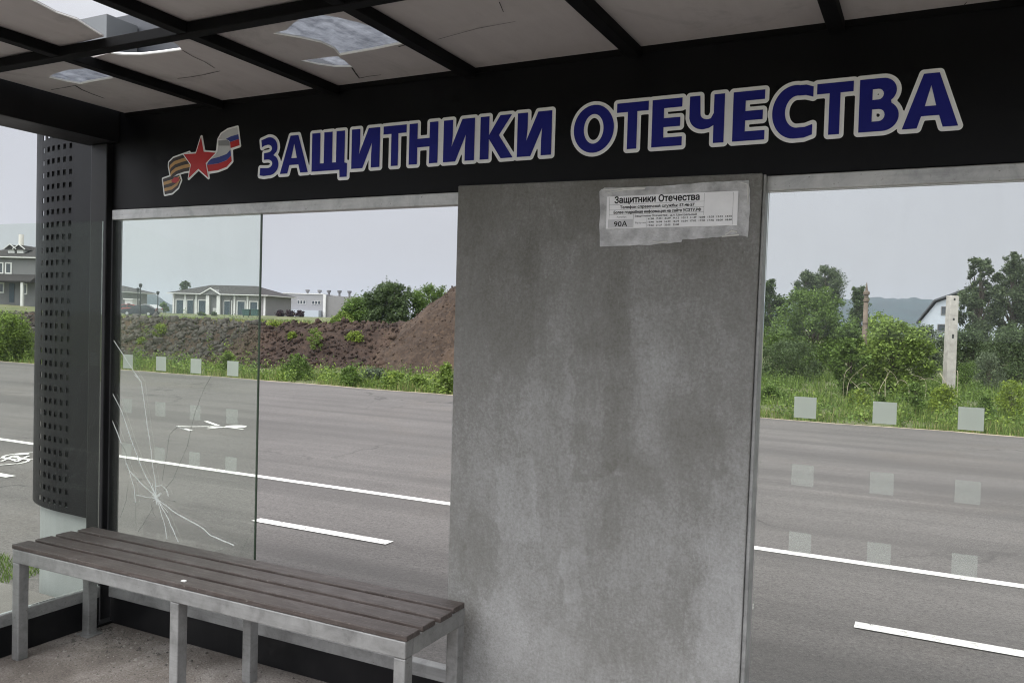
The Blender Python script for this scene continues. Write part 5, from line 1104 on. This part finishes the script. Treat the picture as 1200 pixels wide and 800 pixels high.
# dumpsters
for u, lab in ((289, 'dark green wheeled bin left of its twin before the long house'), (299, 'dark green wheeled bin right of its twin, nearer the pane edge')):
    D = 112; p_ = at(u, 371.5, D); t = thing('wheeled_bin', lab, 'bin', tuple(p_), YAW, 'green bins before the long house')
    q = MB(); q.prism([(-.42, .18), (.42, .18), (.52, 1.0), (-.52, 1.0)], 'y', -.4, .4); q.build('tub', 'dumpster', t, bevel=.03); q = MB(); q.box((-.55, -.44, 1.002), (.55, .44, 1.1)); q.build('lid', 'dumpster', t, bevel=.04)
    for s in (-.35, .35): q = MB(); q.tube([(s, -.32, .09), (s+.06, -.32, .09)], .09, 8); q.build('wheel', 'tyre', t)
# dark red shrubs and the small far tree
for u, w, lab in ((328, 12, 'dark red shrub against the left part of the long house side wall'), (340, 16, 'dark red shrub in the middle of the row by the side wall'), (352, 12, 'dark red shrub at the right end of the row'), (236, 10, 'dark shrub left of the porch'), (251, 8, 'dark shrub under the porch railing')):
    D = 120; b_ = at(u, 371.5, D); plant('shrub', lab, 'shrub', b_, w*D/FL, 8*D/FL if u > 300 else 6*D/FL, 'purple' if u > 300 else 'dark', n=900, leaf=.22, nclump=9, shape='mound', trunk_h=.2, trunk_r=.03, group='shrubs before the long house')
b_ = at(217, 366, 150); plant('tree', 'small round tree top showing above the long house roof', 'tree', b_, 14*150/FL, (366-329)*150/FL, 'dark', n=1500, leaf=.3, low=3.6, nclump=9, trunk_h=3.5, trunk_r=.1)
b_ = at(192, 366, 128); plant('bush', 'small green bush beside the left corner of the long house', 'bush', b_, 10*128/FL, 12*128/FL, 'mid', n=1200, leaf=.25, nclump=9, trunk_h=.2, trunk_r=.03)
# terrace path
q = MB(); ps = []
for u in np.linspace(60, 330, 28): ps.append(onZ(u, 0, 0))
pth = []
for u in np.linspace(-40, 350, 40):
    c0 = CAM+ray(u, 400)*86; c1 = CAM+ray(u, 400)*92; pth.append((gz_(c0)+(0, 0, .03), gz_(c1)+(0, 0, .03)))
q.add([p for ab in pth for p in ab], [(2*i, 2*i+2, 2*i+3, 2*i+1) for i in range(len(pth)-1)]); tag(q.build('path', 'kerb'), kind='structure')

# ------------------------------------------------------------------ far hills
def hill(name, pts, D, thick):
    # a ridge with real depth: crest heights along picture columns, falling away to the front and the back
    rows = []; n = 160; us_ = np.linspace(pts[0][0], pts[-1][0], n)
    for j, f in enumerate(np.linspace(-1, 1, 15)):
        row = []
        for u in us_:
            v = np.interp(u, [p[0] for p in pts], [p[1] for p in pts]); c = at(u, v, D); d = ray(u, 400); d[2] = 0; d /= np.linalg.norm(d); h_ = max(0, c[2]+1)
            p = c+d*thick*f; z = -1+h_*(1-f*f)*1.0+(4.5*fbm(p[0], p[1], 1, 0.02, 3)+2*fbm(p[0], p[1], 4, .09, 2))*(1-f*f); row.append((p[0], p[1], z))
        rows.append(row)
    V = np.array(rows).reshape(-1, 3); i = (np.arange(14)[:, None]*n+np.arange(n-1)[None]).ravel(); return tag(np_mesh(name, V, np.stack([i, i+1, i+1+n, i+n], 1), 'hill'), kind='structure')
hill('hill', [(60, 362), (110, 356), (140, 350), (155, 345), (168, 342), (178, 343), (190, 350), (200, 357), (215, 362), (240, 366), (300, 369)], 1300, 220)
hill('hills', [(700, 384), (820, 362), (900, 352), (1030, 350), (1075, 351), (1100, 353), (1250, 356), (1500, 372)], 1500, 320)

# ------------------------------------------------------------------ air
q = MB(); q.box((-2900, -450, -2), (2900, 2900, 95)); hz = q.build('haze', 'hole'); hm, hnt, hb = mat('humid_air'); hnt.nodes.remove(hb)
pv = N(hnt, 'ShaderNodeVolumePrincipled'); pv.inputs['Color'].default_value = (0.76, 0.84, 0.97, 1); pv.inputs['Density'].default_value = 0.0002; pv.inputs['Anisotropy'].default_value = 0.2
hnt.links.new(pv.outputs[0], hnt.nodes['Material Output'].inputs['Volume']); hz.data.materials.clear(); hz.data.materials.append(hm); tag(hz, 'thin humid haze over the whole place', 'haze', kind='stuff')

# ------------------------------------------------------------------ sky and light
w = bpy.data.worlds.new('World'); sc.world = w; w.use_nodes = True; nt = w.node_tree; bg = nt.nodes['Background']; out = nt.nodes['World Output']
sky = N(nt, 'ShaderNodeTexSky', sky_type='NISHITA'); sky.sun_disc = False; SE, SR = rad(58), rad(200)
sky.sun_elevation = SE; sky.sun_rotation = SR; sky.air_density = 1.5; sky.dust_density = 4
nt.links.new(sky.outputs[0], bg.inputs[0]); bg.inputs[1].default_value = 0.06
tc = N(nt, 'ShaderNodeTexCoord'); sp = N(nt, 'ShaderNodeSeparateXYZ'); nt.links.new(tc.outputs['Generated'], sp.inputs[0])
cl = nz(nt, tc.outputs['Generated'], 2.2, 6, 0.55, 0.3)
gr = ramp(nt, sp.outputs[2], [(0.0, (0.65, 0.665, 0.70)), (0.2, (0.71, 0.725, 0.785)), (0.5, (1.2, 1.21, 1.25)), (1.0, (2.2, 2.21, 2.25))])
cc = mix(nt, 1.0, gr, ramp(nt, cl, [(0.3, 0.90), (0.7, 1.07)]), 'MULTIPLY')
sd = N(nt, 'ShaderNodeVectorMath', operation='DOT_PRODUCT'); nt.links.new(tc.outputs['Generated'], sd.inputs[0]); sd.inputs[1].default_value = (math.sin(SR)*math.cos(rad(35)), math.cos(SR)*math.cos(rad(35)), math.sin(rad(35)))
glow = math_(nt, 'ADD', 1.0, math_(nt, 'MULTIPLY', math_(nt, 'POWER', math_(nt, 'MAXIMUM', sd.outputs['Value'], 0.0), 3.0), 2.6))
gcol = N(nt, 'ShaderNodeCombineColor')
for i_ in range(3): nt.links.new(glow, gcol.inputs[i_])
cc = mix(nt, 1.0, cc, gcol.outputs[0], 'MULTIPLY')
bg2 = N(nt, 'ShaderNodeBackground'); nt.links.new(cc, bg2.inputs[0]); bg2.inputs[1].default_value = 0.95
ad = N(nt, 'ShaderNodeMixShader'); ad.inputs[0].default_value = 0.92; nt.links.new(bg.outputs[0], ad.inputs[1]); nt.links.new(bg2.outputs[0], ad.inputs[2]); nt.links.new(ad.outputs[0], out.inputs[0])
sl = bpy.data.lights.new('sun', 'SUN'); so = bpy.data.objects.new('sun', sl); COL.objects.link(so); sl.energy = 1.5; sl.angle = rad(25); sl.color = (1, 0.96, 0.9)
dirv = Vector((math.sin(SR)*math.cos(SE), math.cos(SR)*math.cos(SE), math.sin(SE))); so.rotation_euler = dirv.to_track_quat('Z', 'Y').to_euler()

vs_ = sc.view_settings; vs_.view_transform = 'Standard'; vs_.look = 'None'; vs_.exposure = 0; vs_.gamma = 1; vs_.use_curve_mapping = False
sc.render.engine = 'CYCLES'; cy = sc.cycles; cy.use_denoising = True; cy.filter_width = 1.1; cy.max_bounces = 10; cy.diffuse_bounces = 4; cy.glossy_bounces = 3; cy.transparent_max_bounces = 24; cy.transmission_bounces = 4
cy.sample_clamp_indirect = 8; cy.use_adaptive_sampling = True; cy.adaptive_threshold = 0.015
